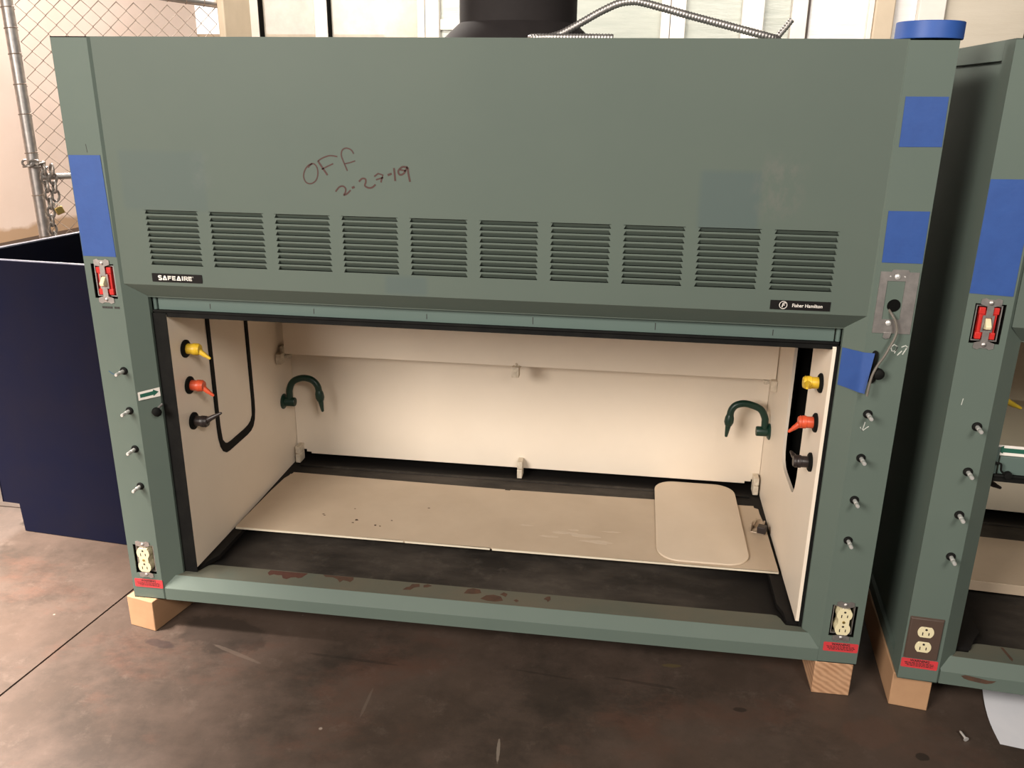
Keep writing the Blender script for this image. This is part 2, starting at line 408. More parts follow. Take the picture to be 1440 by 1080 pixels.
def make_plate_outlet(root):
    x0, x1, z0, z1 = .0040, .0765, .0590, .1680; cx = (x0 + x1) / 2; cz = (z0 + z1) / 2
    m = MB()
    a = rect(x0, x1, z0, z1); b = rect(x0 + .003, x1 - .003, z0 + .003, z1 - .003)
    m.poly_solid([(u, 0, v) for u, v in a], [(u, -.0055, v) for u, v in b])
    o = m.build('outlet_cover_plate', 'brown_plate', root, .0008); o['label'] = 'brown plastic cover plate'
    for s in (-1, 1):
        c = cz + s * .0195
        q = MB()
        pts = [(cx + .0172 * math.cos(t), c + max(-.0135, min(.0135, .0172 * math.sin(t)))) for t in [2 * math.pi * i / 40 for i in range(40)]]
        q.plate(pts, [], front(-.005), .0022)
        f = q.build('receptacle_face', 'ivory', o, .0006)
    outlet_marks(cx, cz, -.0074, o)
    return o
def make_warning(root, x0, x1):
    m = MB(); m.plate(rrect(x0, x1, .0325, .0568, .003), [], front(-.0002), .0005)
    o = m.build('warning_label', 'red_label', root); o['label'] = 'small red warning sticker'
    cx = (x0 + x1) / 2
    t = MB(); t.text('WARNING', .0085, lambda u, v, w: (cx + u, -.0008, .0528 + v - .001), .0003)
    for i, (a, b) in enumerate(((-.032, .030), (-.030, .032), (-.026, .029))):
        z = .0463 - i * .0038; x = a
        while x < b:
            l = random.uniform(.003, .008); t.box(cx + x, cx + min(x + l, b), -.0009, -.0007, z - .0009, z + .0009); x += l + .0014
    t.build('printing', 'ink', o)
def make_stem(root, x, z):
    m = MB(); m.lathe([(.0095, 0), (.0098, .0015), (.0085, .004), (.0050, .0055)], (x, 0, z), (0, -1, 0), 20)
    o = m.build('valve_stem', 'black', root)
    s = MB(); s.lathe([(.0046, 0), (.0046, .017), (.0038, .018), (.0038, .021), (.0043, .022), (.0043, .031), (.0034, .033), (0, .0335)], (x, -.002, z), (0, -1, 0), 16)
    s.build('spindle', 'chrome', o)
def make_nozzle(root, wall_x, s, y, z, tip, mat, label, long_tip=True):
    m = MB(); m.lathe([(.0135, 0), (.0135, .018), (.0150, .019), (.0150, .027), (.0135, .029), (.0150, .031), (.0120, .036), (0, .037)], (wall_x + s * .004, y, z), (s, 0, 0), 20)
    a = Vector((wall_x + s * .030, y, z)); t = Vector(tip)
    d = (t - a); k = []
    for f, r in ((0, .0105), (.12, .0100), (.24, .0070), (.30, .0076), (.36, .0066), (.62, .0058), (.66, .0050), (.95, .0034), (1, .0026)): k.append((a + d * f, r))
    m.tube([p for p, r in k], [r for p, r in k], 14)
    o = m.build('gas_nozzle', mat, root, ang=50); o['label'] = label
    f = MB(); f.lathe([(.0225, 0), (.0225, .004), (.0195, .0065), (.0140, .0075)], (wall_x, y, z), (s, 0, 0), 28); f.build('flange', 'black', o)
    return o
def make_gooseneck(root, wall_x, s, y, z, pts):
    pth = spline(pts, 6); n = len(pth)
    rr = [.0105] * n
    m = MB(); m.tube(pth, rr, 14)
    m.lathe([(.0150, 0), (.0150, .034), (.0135, .037), (0, .0375)], (wall_x + s * .003, y, z), (s, 0, 0), 22)
    o = m.build('water_gooseneck', 'deep_green', root, ang=50)
    e = pth[-1]; d = (pth[-1] - pth[-2]).normalized()
    q = MB(); q.lathe([(.0105, -.004), (.0135, .006), (.0140, .020), (.0105, .030), (.0085, .032), (.0045, .066), (.003, .068)], e, d, 18); q.build('serrated_tip', 'deep_green', o)
    f = MB(); f.lathe([(.025, 0), (.025, .003), (.020, .007), (.014, .008)], (wall_x, y, z), (s, 0, 0), 28); f.build('flange', 'deep_green', o)

# ------------------------------------------------------------------ the fume hood
def make_hood(loc, rz, main):
    P, C = .0882, .0356
    XL = .159 if main else .106
    XR = 1.6895 if main else 1.7015
    root = empty('fume_hood', loc, rz)
    # ---- corner posts
    for side in (0, 1):
        mir = (lambda x: x) if side == 0 else (lambda x: W - x)
        P, C = (.0838, .0400) if side == 0 else (.0882, .0356)
        m = MB()
        holes = []
        if side == 0:
            holes.append(rect(*SW))
            if main: holes.append(rect(*OU))
        elif main:
            holes.append(rect(OU[0], OU[1], OU[2], OU[3])); holes.append(circ(W - 1.7862, .8686, .0135))
        m.plate(rect(0, P, 0, H), holes, (lambda u, v, w: (mir(u), w, v)), .002)
        m.poly_solid([(mir(P), 0, 0), (mir(P + C), D, 0), (mir(P + C - .002), D + .001, 0), (mir(P - .002), .002, 0)], [(mir(P), 0, H), (mir(P + C), D, H), (mir(P + C - .002), D + .001, H), (mir(P - .002), .002, H)])
        m.poly_solid([(mir(P + C), D, 0), (mir(P + C), .052, 0), (mir(P + C - .002), .052, 0), (mir(P + C - .002), D, 0)], [(mir(P + C), D, H), (mir(P + C), .052, H), (mir(P + C - .002), .052, H), (mir(P + C - .002), D, H)])
        m.poly_solid([(mir(0), .0005, 0), (mir(.002), .0005, 0), (mir(.002), .062, 0), (mir(0), .062, 0)], [(mir(0), .0005, H), (mir(.002), .0005, H), (mir(.002), .062, H), (mir(0), .062, H)])
        m.poly_solid([(mir(0), 0, -.0), (mir(P), 0, 0), (mir(P + C), D, 0), (mir(P + C), .06, 0), (mir(0), .06, 0)], [(mir(0), 0, .002), (mir(P), 0, .002), (mir(P + C), D, .002), (mir(P + C), .06, .002), (mir(0), .06, .002)])
        m.poly_solid([(mir(0), 0, H - .002), (mir(P), 0, H - .002), (mir(P), .06, H - .002), (mir(0), .06, H - .002)], [(mir(0), 0, H), (mir(P), 0, H), (mir(P), .06, H), (mir(0), .06, H)])
        post = m.build('corner_post', 'green', root)
        if side == 0 or main:
            xs = .0617 if side == 0 else W - .0612
            for z in (.631, .529, .428, .327): make_stem(post, xs, z)
        # the dark backing inside the post
        if main and side == 1:
            k = MB(); k.lathe([(.0185, 0), (.0185, .04), (0, .0405)], (1.7862, .0021, .8686), (0, 1, 0), 28); k.build('wire_hole', 'void', post)
    # ---- outer body
    m = MB()
    DEP = .86
    for side in (0, 1):
        mir = (lambda x: x) if side == 0 else (lambda x: W - x)
        xa, xb = sorted((mir(.010), mir(.013)))
        m.box(xa, xb, .06, DEP, .004, H - .03)
        xa, xb = sorted((mir(0), mir(.012))); m.box(xa, xb, .0625, DEP, H - .036, H)
        xa, xb = sorted((mir(0), mir(.012))); m.box(xa, xb, .0625, DEP, 0, .03)
    m.box(.012, W - .012, DEP - .003, DEP, .03, H); m.box(.0122, W - .0122, .06, DEP, H - .003, H - .0005)
    m.box(.0122, W - .0122, .07, DEP, 0.002, .005)
    m.build('body_shell', 'green', root)
    # ---- upper panel with ten louvre banks
    banks = []
    for i in range(10):
        x0 = .1647 + i * .1522 + (.0001 * i); banks.append((x0 - .002, x0 + .1282))
    m = MB()
    zt, zb = 1.0140, .8835
    m.plate([(P + .0022, PANEL_Z), (W - P - .0022, PANEL_Z), (W - P - .0022, H), (P + .0022, H)], [rect(a, b, zb, zt) for a, b in banks], back(.003), .002)
    m.poly_solid([(P + .0022, .003, PANEL_Z), (W - P - .0022, .003, PANEL_Z), (W - P - C, D + .001, LIP_Z), (P + C, D + .001, LIP_Z)],
                 [(P + .003, .006, PANEL_Z + .001), (W - P - .003, .006, PANEL_Z + .001), (W - P - C, D + .002, LIP_Z + .002), (P + C, D + .002, LIP_Z + .002)])
    m.box(P + C, W - P - C, D + .0012, D + .012, LIP_Z - .0015, LIP_Z + .0012)
    m.box(P + .0022, P + .0042, .004, .026, PANEL_Z + .002, H); m.box(W - P - .0042, W - P - .0022, .004, .026, PANEL_Z + .002, H)
    m.box(P + .0022, W - P - .0022, .004, .05, H - .002, H)
    panel = m.build('upper_panel', 'panel', root)
    lm = MB()
    lm.box(P + .006, W - P - .006, .030, .032, PANEL_Z + .03, 1.1)  # near-black sheet stands in for the shade behind the louvre slits
    lm.build('plenum_shade_sheet', 'void', panel)
    for (a, b) in banks:
        q = MB(); y = .003; n = 10; pitch = (1.0062 - .8912) / 9
        zs = [.8912 + pitch * k for k in range(n)]; h = .0088; dp = .0085; x0, x1 = a + .002, b - .002; ins = .0045
        def fl(u0, u1, v0, v1): q.face([(u0, y, v0), (u1, y, v0), (u1, y, v1), (u0, y, v1)])
        fl(a, x0, zb, zt); fl(x1, b, zb, zt); fl(x0, x1, zb, zs[0])
        for k in range(n):
            z = zs[k]; top = z + h
            q.face([(x0, y, z), (x0 + ins, y, top), (x0, y, top)]); q.face([(x1, y, z), (x1, y, top), (x1 - ins, y, top)])
            q.face([(x0 + ins, y, top), (x1 - ins, y, top), (x1 - .001, y + dp, z), (x0 + .001, y + dp, z)])
            q.face([(x0, y, z), (x0 + ins, y, top), (x0 + .001, y + dp, z)]); q.face([(x1, y, z), (x1 - .001, y + dp, z), (x1 - ins, y, top)])
            q.face([(x0, y, z), (x1, y, z), (x1, y + .0015, z - .0003), (x0, y + .0015, z - .0003)])
            nxt = zs[k + 1] if k < n - 1 else zt
            fl(x0, x1, top, nxt)
        q.build('louver_bank', 'panel', panel)
    # ---- airfoil sill
    m = MB()
    m.prism([(0, 0), (0, .0340), (.025, .0605), (.032, .0605), (.032, 0)], 'x', P + .0004, W - P - .0004)
    sill = m.build('airfoil_sill', 'green', root, .0008)
    m = MB()
    m.plate([(P + .026, .0252), (W - P - .026, .0252), (W - P - C - .001, .041), (W - P - C - .001, .0455), (1.6685, .0465), (1.6640, .0580), (1.6600, .0720), (1.6520, .0840), (1.640, .0865), (.196, .0890), (.182, .0880), (.172, .0830), (.160, .0600), (.154, .0480), (P + C + .001, .0465), (P + C + .001, .041)], [], lambda u, v, w: (u, v, .0610 - w), .010)
    m.build('sill_top', 'sill_top', sill)
    def chip(poly, name='paint_chip', mt='rust', z=.0610):
        k = MB(); k.plate([(a, .0255 + (b - .0395) / .0305 * .0625) for a, b in poly], [], lambda u, v, w: (u, v, z + w), .0003); k.build(name, mt, sill)
    if main:
        chip([(.345, .0690), (.343, .0620), (.352, .0570), (.362, .0605), (.374, .0590), (.384, .0600), (.392, .0535), (.404, .0520), (.412, .0565), (.424, .0580), (.432, .0565), (.440, .0585), (.449, .0690)], mt='rust_red')
        chip([(.490, .0695), (.500, .0650), (.520, .0655), (.535, .0620), (.545, .0555), (.551, .0610), (.562, .0600), (.572, .0580), (.577, .0640), (.574, .0695)])
        chip([(.716, .0520), (.722, .0580), (.730, .0600), (.733, .0660), (.752, .0680), (.756, .0620), (.742, .0585), (.736, .0530)])
        chip([(.764, .0660), (.774, .0690), (.786, .0660), (.776, .0620), (.766, .0610)])
        chip([(.874, .0560), (.880, .0655), (.893, .0690), (.912, .0670), (.918, .0600), (.908, .0575), (.895, .0560)])
        chip([(.920, .0475), (.932, .0560), (.950, .0585), (.970, .0560), (.978, .0475), (.960, .0440), (.940, .0440)])
        chip([(.966, .0600), (.974, .0660), (.985, .0630), (.982, .0560), (.972, .0590)])
        chip([(1.004, .0500), (1.010, .0530), (1.018, .0500), (1.012, .0470)])
        chip([(1.078, .0590), (1.086, .0650), (1.094, .0660), (1.096, .0590), (1.090, .0530), (1.086, .0570)])
    else:
        k = MB(); k.plate([(.132, .0285), (.14, .032), (.150, .031), (.17, .0285), (.19, .0255), (.206, .0265), (.198, .0195), (.186, .0160), (.170, .0170), (.150, .0195), (.139, .0225)], [], front(-.0002), .0003); k.build('paint_chip', 'rust', sill)
        chip([(.232, .0690), (.238, .0690), (.247, .0480), (.243, .0440), (.240, .0480)])
    # ---- sash, tracks
    for side in (0, 1):
        mir = (lambda x: x) if side == 0 else (lambda x: W - x)
        xa, xb = (P + C, max(XL, P + C + .002) + .0004) if side == 0 else (XR + .0078, W - P - C)
        m = MB(); m.box(xa, xb, .0465, .0482, .060, .765 if main else 1.2); m.build('sash_track', 'black', root)
    sz = .772 if main else .508
    m = MB(); m.box(P + C + .014, W - P - C - .014, .056, .070, sz, sz + .040)
    sash = m.build('sash_rail', 'green_light', root, .001)
    m = MB(); m.box(P + C + .004, W - P - C - .004, .050, .073, sz - .0165, sz)
    m.box(P + C + .004, W - P - C - .004, .0455, .050, sz - .004, sz + .0012)
    m.build('sash_gasket', 'black', sash, .001)
    for xx in (P + C + .0058, W - P - C - .0058):
        m = MB(); m.tube([(xx, .058, sz + .001), (xx, .058, sz + .060)], .0055, 14); m.build('sash_cable_sleeve', 'green_light', sash)
    if main:
        for x, l in ((.2692, .012), (.5249, .012), (.7939, .012), (1.0383, .016), (1.3104, .016), (1.5627, .013)):
            m = MB(); m.box(x - .0007, x + .0007, .0555, .0562, .779, .779 + l); m.build('pen_tick', 'ink', sash)
    else:
        m = MB(); m.box(P + C + .006, W - P - C - .006, .062, .066, sz + .03, .95); m.build('sash_glass', 'glass', sash)
        m = MB(); m.plate([(.118, .549), (.30, .549), (.30, .572), (.118, .572)], [], front(.0615), .0006); st = m.build('arrow_sticker', 'white_print', sash); st['label'] = 'white sticker with green arrow'
        m = MB(); m.plate([(.124, .562), (.142, .553), (.142, .556), (.25, .556), (.25, .566), (.142, .566), (.142, .571)], [], front(.0608), .0004); m.build('printed_arrow', 'green_print', st)
        m = MB(); m.tube(spline([(.122, .050, .552), (.126, .046, .538), (.137, .044, .535), (.140, .044, .520), (.150, .046, .512)], 5), .0022, 8); m.build('latch_wire', 'black', sash)
        m = MB(); m.lathe([(.008, 0), (.008, .010), (0, .011)], (.156, .052, .510), (0, -1, 0), 14); m.build('latch_knob', 'black', sash)
    # ---- interior
    wl, wr = [], []
    win = [(.228, .96), (.228, .40), (.2305, .368), (.238, .340), (.250, .322), (.266, .312), (.284, .310), (.300, .310), (.400, .311), (.425, .314), (.443, .322), (.456, .340), (.463, .365), (.465, .40), (.465, .96)]
    zc = 1.02
    outer = [(.0485, .0745), (.80, .0745), (.80, zc), (.075, zc), (.075, .762), (.0485, .762)] if main else [(.0485, .0745), (.80, .0745), (.80, zc), (.0485, zc)]
    m = MB()
    m.plate(outer, [], lambda u, v, w: (XL - w, u, v), .008)
    lw = m.build('side_liner', 'cream', root)
    g = MB(); gw = .0088
    cy_, cz_ = .3465, .62
    inn = []
    for u, v in win:
        inn.append((u + (gw * 2.0 if u < cy_ else -gw * 2.0) * (1 if v > .345 else .75), v + (0 if v > .39 else (.40 - v) / .09 * .024)))
    ring = win + inn[::-1]
    g.plate(ring, [], lambda u, v, w: (XL + .0002 + w, u, v), .003)
    g.build('access_panel_gasket', 'black', lw)
    m = MB()
    if main:
        rw = [(.234, .96), (.234, .40), (.236, .362), (.243, .336), (.254, .318), (.268, .3105), (.285, .309), (.390, .311), (.415, .315), (.434, .326), (.446, .345), (.451, .372), (.452, .40), (.452, .96)]
        m.plate(outer, [rw], lambda u, v, w: (XR + w, u, v), .008)
    else: m.plate(outer, [], lambda u, v, w: (XR + w, u, v), .008)
    m.box(XR + .0003, XR + .0075, .0455, .050, .076, .760); m.box(XR + .0030, XR + .0036, .0450, .0456, .076, .760)
    rl = m.build('side_liner', 'cream', root)
    if main:
        m = MB(); xo = W - .016
        m.box(xo - .002, xo, .20, .50, .27, 1.0); m.box(XR + .0085, xo, .200, .203, .27, 1.0); m.box(XR + .0085, xo, .497, .50, .27, 1.0); m.box(XR + .0085, xo, .20, .50, .267, .27)
        m.build('service_chase', 'void', rl)
        m = MB(); m.tube([(1.76, .33, .275), (1.755, .33, .98)], .008, 10); m.build('service_pipe', 'duct', rl)
        m = MB(); m.tube([(1.745, .42, .275), (1.75, .42, .98)], .006, 10); m.build('service_pipe', 'duct', rl)
    m = MB(); m.box(XL, XR, .808, .814, .070, zc); m.build('rear_wall', 'void', root)
    m = MB(); m.box(XL - .006, XR + .006, .075, .81, zc, zc + .006); m.build('chamber_roof', 'cream', root)
    m = MB()
    m.plate([(XL + .001, .125), (.168, .125), (.168, .115), (.192, .115), (.192, .106), (.208, .106), (.208, .1005), (1.645, .1005), (1.645, .108), (1.664, .108), (1.664, .116), (1.680, .116), (1.680, .126), (XR - .001, .126), (XR - .001, .60), (XL + .001, .60)], [], back(.760), .006)
    m.build('lower_baffle', 'cream', root, .0006)
    m = MB(); m.plate(rect(.184, 1.6868, .4845, 1.015), [], back(.655), .006); ub = m.build('upper_baffle', 'cream', root, .0008)
    for (x, w_) in ((.171, .018), (.921, .022), (1.680, .018)):
        k = MB(); k.box(x - w_ / 2, x + w_ / 2, .635, .662, .454, .487)
        if w_ < .02:
            s = 1 if x < 1 else -1
            k.box(x - .004, x + .004, .662, .700, .470, .505); k.tube([(x, .664, .470), (x + s * .022, .690, .468)], .004, 8)
            k.box(min(x + s * .012, x + s * .022), max(x + s * .012, x + s * .022), .675, .695, .462, .476)
        else: k.box(x - .003, x + .003, .650, .662, .484, .494); k.tube([(x + .004, .66, .475), (x + .012, .70, .475)], .003, 8)
        k.build('baffle_bracket', 'lug', root, .001)
    for x in (.176, .928, 1.675):
        k = MB(); k.box(x - .008, x + .008, .716, .7595, .082, .112); k.box(x - .0085, x + .0085, .719, .7595, .114, .138); k.box(x - .006, x + .006, .722, .7595, .111, .115)
        k.build('baffle_bracket', 'lug', root, .0015)
    # ---- worktop with raised rim
    m = MB()
    zr, zf = .0785, .0690
    m.box(P + C, W - P - C, .048, .810, .040, .055)
    rimp = [(P + C + .001, .056), (.160, .056), (.172, .083), (.1905, .110), (.1905, .58), (.205, .605), (1.640, .605), (1.6545, .58), (1.6545, .110), (1.666, .083), (1.671, .056), (W - P - C - .001, .056), (W - P - C - .001, .806), (P + C + .001, .806)]
    m.plate(rimp, [], lambda u, v, w: (u, v, zr - (.012 if v < .06 else .004 if v < .09 else 0) - w), .012)
    m.box(P + C + .001, W - P - C - .001, .048, .62, .050, .0590)
    m.box(.19, 1.655, .70, .712, zr - .002, zr + .004)
    m.build('worktop', 'epoxy', root)
    if main:
        make_nozzle(root, XL, 1, .1148, .6578, (.2244, .114, .6348), 'yellow', 'yellow gas nozzle')
        make_nozzle(root, XL, 1, .1140, .5620, (.2228, .114, .5367), 'orange', 'red gas nozzle')
        make_nozzle(root, XL, 1, .1140, .4650, (.2380, .114, .4915), 'dark_brown', 'black gas nozzle')
        make_nozzle(root, XR, -1, .1065, .6600, (1.648, .052, .6640), 'yellow', 'yellow gas nozzle')
        make_nozzle(root, XR, -1, .1060, .5645, (1.6296, .104, .5384), 'orange', 'red gas nozzle')
        make_nozzle(root, XR, -1, .1060, .4660, (1.650, .150, .472), 'dark_brown', 'black gas nozzle')
        make_gooseneck(root, XL, 1, .676, .3160, [(.1814, .676, .318), (.1818, .676, .340), (.1835, .676, .360), (.1950, .676, .3835), (.2164, .676, .3965), (.2404, .676, .4000), (.2637, .676, .3925), (.2780, .676, .3749), (.2815, .676, .3560)])
        make_gooseneck(root, XR, -1, .676, .3140, [(1.6740, .676, .316), (1.6730, .676, .342), (1.6707, .676, .3589), (1.6569, .676, .3830), (1.6309, .676, .3950), (1.6057, .676, .3990), (1.5830, .676, .3918), (1.5715, .676, .3752), (1.5690, .676, .3570)])
    else:
        make_nozzle(root, XL, 1, .1148, .6578, (.178, .114, .6400), 'yellow', 'yellow gas nozzle')
        make_nozzle(root, XL, 1, .1140, .5620, (.150, .114, .5450), 'orange', 'red gas nozzle')
        make_nozzle(root, XL, 1, .1140, .4650, (.172, .114, .4500), 'dark_brown', 'black gas nozzle')
    # ---- devices on the posts
    make_switch(root, SW[2], SW[3], label='red light switch with cream toggle, cover missing')
    if main:
        make_outlet(root); make_outlet(root, W - OU[1], W - OU[0])
        make_warning(root, .0070, .0850); make_warning(root, 1.7490, 1.8285 - .001)
        # tiny print under the switch
        m = MB(); x = .030
        for l in (.004, .003, .004, .003, .003, .004, 0, .004, .003, .004):
            if l: m.box(x, x + l, -.0004, 0, .7835, .7885)
            x += l + .0009 if l else .004
        m.build('small_lettering', 'ink', root)
        # name plates
        m = MB(); m.plate(rrect(.1637, .2850, .8522, .8716, .0015), [], front(.0028), .0016); pl = m.build('name_plate', 'plaque', panel)
        m = MB(); f = lambda u, v, w: (.2243 + u, .0009 - w, .8619 + v)
        hh, sw = .0046, .0026
        def st(pts, o, wd=sw): m.stroke([(a + o, b) for a, b in pts], wd, f, .0003)
        x = -.0405; g = .0113
        st(spline2([(.0035, .0040), (-.001, .0046), (-.0040, .0030), (-.002, .0004), (.0015, -.0004), (.0036, -.0028), (.001, -.0045), (-.0040, -.0040)], 3), x); x += g
        def tri(o): m.plate([(o - .0058, -hh - .0006), (o + .0052, -hh - .0006), (o + .0018, hh + .0006), (o - .0016, hh + .0006)], [[(o - .0016, -hh + .0014), (o + .0016, -hh + .0014), (o + .0002, .0012)]], f, .0003)
        tri(x); x += g
        st([(-.0028, -hh), (-.0028, hh + .0006)], x); st([(-.0028, .0036), (.0040, .0036)], x); st([(-.0028, -.0002), (.0034, -.0002)], x, .0022); x += g
        st([(-.0036, -hh), (-.0036, hh + .0006)], x); st([(-.0036, .0036), (.0036, .0036)], x); st([(-.0036, -.0002), (.0030, -.0002)], x, .0020); st([(-.0036, -.0038), (.0036, -.0038)], x, .0020); x += g
        tri(x + .0002); x += g - .0022
        st([(0, -hh), (0, hh + .0006)], x, .0028); x += g - .0030
        st([(-.0034, -hh), (-.0034, hh + .0006)], x); st(spline2([(-.0034, .0038), (.0018, .0040), (.0036, .0020), (.0018, .0000), (-.0034, -.0002)], 3), x, .0020); st([(.0004, -.0004), (.0040, -hh)], x, .0024); x += g - .0006
        st([(-.0036, -hh), (-.0036, hh + .0006)], x); st([(-.0036, .0036), (.0036, .0036)], x); st([(-.0036, -.0002), (.0030, -.0002)], x, .0020); st([(-.0036, -.0038), (.0036, -.0038)], x, .0020)
        m.plate(circ(x + .0065, .0042, .0011, 12), [circ(x + .0065, .0042, .0006, 12)], f, .0003)
        m.build('lettering', 'white_print', pl)
        m = MB(); m.plate(rect(1.5420, 1.6625, .8505, .8698), [], front(.0028), .0016); pl = m.build('name_plate', 'plaque', panel)
        m = MB(); f = lambda u, v, w: (1.5680 + u, .0009 - w, .8602 + v)
        m.plate(circ(0, 0, .0082, 32), [circ(0, 0, .0071, 32)], f, .0003)
        m.stroke([(-.0022, -.0048), (-.0004, .0042)], .0018, f, .0003); m.stroke([(-.0006, .0040), (.0042, .0044)], .0018, f, .0003); m.stroke([(-.0016, -.0002), (.0032, .0002)], .0015, f, .0003)
        m.text('Fisher Hamilton', .0102, lambda u, v, w: (1.6165 + u * .93, .0008, .8598 + v), .00012)
        m.build('lettering', 'white_print', pl)
        # marker writing on the panel
        def hw(px): # photo-crop units to panel metres
            return [(.66974 + (a - 700) * .00024 - (b - 400) * .00001, 1.10998 - (b - 400) * .00023 + (a - 700) * .00001) for a, b in px]
        m = MB()
        def ink(px, wd, sm=True):
            wd *= 1.6; m.stroke(spline2(hw(px), 4) if sm else hw(px), wd, front(.0029), .0003)
        ink([(255, 318), (215, 338), (182, 385), (172, 440), (195, 490), (240, 502), (285, 475), (305, 420), (300, 360), (270, 322), (240, 330), (215, 355)], .0018)
        ink([(308, 298), (350, 360), (395, 427)], .0026); ink([(308, 298), (355, 270), (420, 252), (488, 262)], .0018); ink([(342, 374), (395, 348), (450, 325)], .0018)
        ink([(638, 240), (615, 205), (570, 188), (535, 205), (525, 250), (545, 310), (580, 392)], .0018); ink([(555, 328), (605, 318), (652, 303)], .0016)
        ink([(468, 580), (500, 540), (535, 530), (560, 550), (560, 585), (545, 612), (575, 600), (608, 568)], .0022); ink([(620, 548), (645, 538)], .0030, False)
        ink([(685, 492), (715, 465), (745, 470), (748, 500), (740, 530), (775, 550), (810, 545), (838, 520)], .0024)
        ink([(826, 448), (862, 422), (905, 436), (895, 468), (887, 503)], .0022, False); ink([(842, 478), (908, 458)], .0020, False)
        ink([(948, 438), (985, 425)], .0028, False); ink([(1005, 375), (1012, 430), (1018, 492)], .0026)
        ink([(1125, 370), (1080, 368), (1045, 402), (1058, 436), (1095, 425), (1128, 372), (1135, 420), (1152, 502)], .0026); ink([(1060, 392), (1112, 402)], .0022, False)
        m.build('handwriting', 'pen', panel)
        # pen and chalk marks on the posts
        m = MB(); m.stroke([(.0215, .6283), (.030, .622), (.0385, .6195), (.0435, .617)], .002, front(0), .0003); m.build('pen_mark', 'blue_pen', root)
        m = MB(); m.stroke([(.047, 1.155), (.0485, 1.137)], .0011, front(0), .0003); m.build('pen_mark', 'ink', root)
        m = MB()
        for pts in ([(1.797, .772), (1.793, .781), (1.799, .787), (1.806, .783), (1.804, .774), (1.797, .772)], [(1.806, .783), (1.802, .768)], [(1.808, .764), (1.816, .774)], [(1.814, .782), (1.822, .786), (1.826, .780)], [(1.826, .784), (1.818, .766)]):
            m.stroke(pts, .0022, front(0), .0003)
        m.build('chalk_mark', 'chalk', root); m = MB()
        m.stroke([(1.7655, .612), (1.762, .592), (1.757, .600)], .002, front(0), .0003); m.stroke([(1.762, .592), (1.774, .603)], .002, front(0), .0003)
        m.build('chalk_mark', 'chalk', root)
        # arrow sticker on the left chamfer
        def cf(u, v, w):                            # u along the chamfer from its front edge
            s = math.hypot(C, D); return (P + C * u / s + w * D / s, D * u / s - w * C / s, v)
        m = MB(); m.plate([(.0005, .5560), (.0525, .5572), (.0525, .5800), (.0005, .5770)], [], cf, .0005); stk = m.build('arrow_sticker', 'white_print', root); stk['label'] = 'white sticker with green arrow'
        cf2 = lambda u, v, w: cf(u, v, w + .0006)
        m = MB(); m.plate([(.005, .5625), (.036, .5640), (.036, .5605), (.049, .5695), (.036, .5775), (.036, .5735), (.005, .5715)], [], cf2, .0003); m.build('printed_arrow', 'green_print', stk)
        # sash locks
        m = MB(); kx = cf(.034, .5240, .0); no = Vector((D, -C, 0)).normalized()
        m.lathe([(.006, 0), (.006, .008), (.0105, .010), (.0105, .022), (.007, .0245), (0, .025)], kx, no, 20); lk = m.build('sash_lock', 'black', root, ang=50)
        m = MB(); a = Vector(kx) + no * .016; m.tube([a, (.1215, .026, .5300), (.1268, .036, .5375)], .003, 8); m.build('lock_lever', 'steel', lk)
        m = MB(); m.lathe([(.0095, 0), (.0095, .008), (.0115, .010), (.0115, .020), (.008, .023), (0, .0235)], (1.7725, 0, .7260), (0, -1, 0), 20); m.plate(rrect(1.7585, 1.7700, .7010, .7720, .0055), [], front(0), .004); m.build('sash_lock', 'black', root, ang=50)
        # steel mounting plate with an empty wiring hole, and the loose cable
        m = MB(); wn = rect(1.7660, 1.8010, .8400, .9200)
        m.plate([(1.7510, .8105), (1.8255, .8105), (1.8255, .9385), (1.8060, .9385), (1.8040, .9430), (1.7740, .9430), (1.7720, .9385), (1.7510, .9385)], [wn], front(-.0002), .0014)
        m.plate([(1.7745, .812), (1.7730, .802), (1.7790, .7985), (1.7860, .8005), (1.7890, .812)], [], front(-.0018), .0012)
        mp = m.build('mounting_plate', 'steel', root)
        for x, z in ((1.7840, .9285), (1.7800, .8320)):
            m = MB(); m.lathe([(.0055, 0), (.0055, .0015), (.003, .0032), (0, .0034)], (x, -.0018, z), (0, -1, 0), 16); m.build('screw', 'chrome', mp)
        for x, z in ((1.7705, .929), (1.7985, .929)):
            m = MB(); m.lathe([(.0016, 0), (.0016, .0012), (0, .0016)], (x, -.0018, z), (0, -1, 0), 10); m.build('rivet', 'chrome', mp)
        m = MB(); m.tube(spline([(1.778, .022, .8640), (1.779, .004, .8590), (1.784, -.008, .8500), (1.791, -.012, .8380), (1.7955, -.014, .8210), (1.793, -.017, .8060), (1.785, -.020, .7860), (1.776, -.022, .7650), (1.767, -.022, .7480), (1.7585, -.024, .7260), (1.7545, -.026, .7010), (1.7530, -.027, .6800)], 6), .0026, 10)
        m.build('loose_cable', 'cable', mp)
        # duct collar on top
        m = MB(); cx, cy = .940, .47
        m.lathe([(.205, H - .0005), (.203, H + .004), (.150, H + .052), (.1445, H + .056), (.1445, H + .40), (.1400, H + .40), (.1400, H + .03)], (cx, cy, 0), (0, 0, 1), 64); m.build('duct_collar', 'duct', root)
    else:
        make_plate_outlet(root); make_warning(root, .0020, .0800)
        m = MB(); m.stroke([(.0262, .689), (.0248, .675)], .0014, front(0), .0003); m.build('chalk_mark', 'chalk', root)
    return root

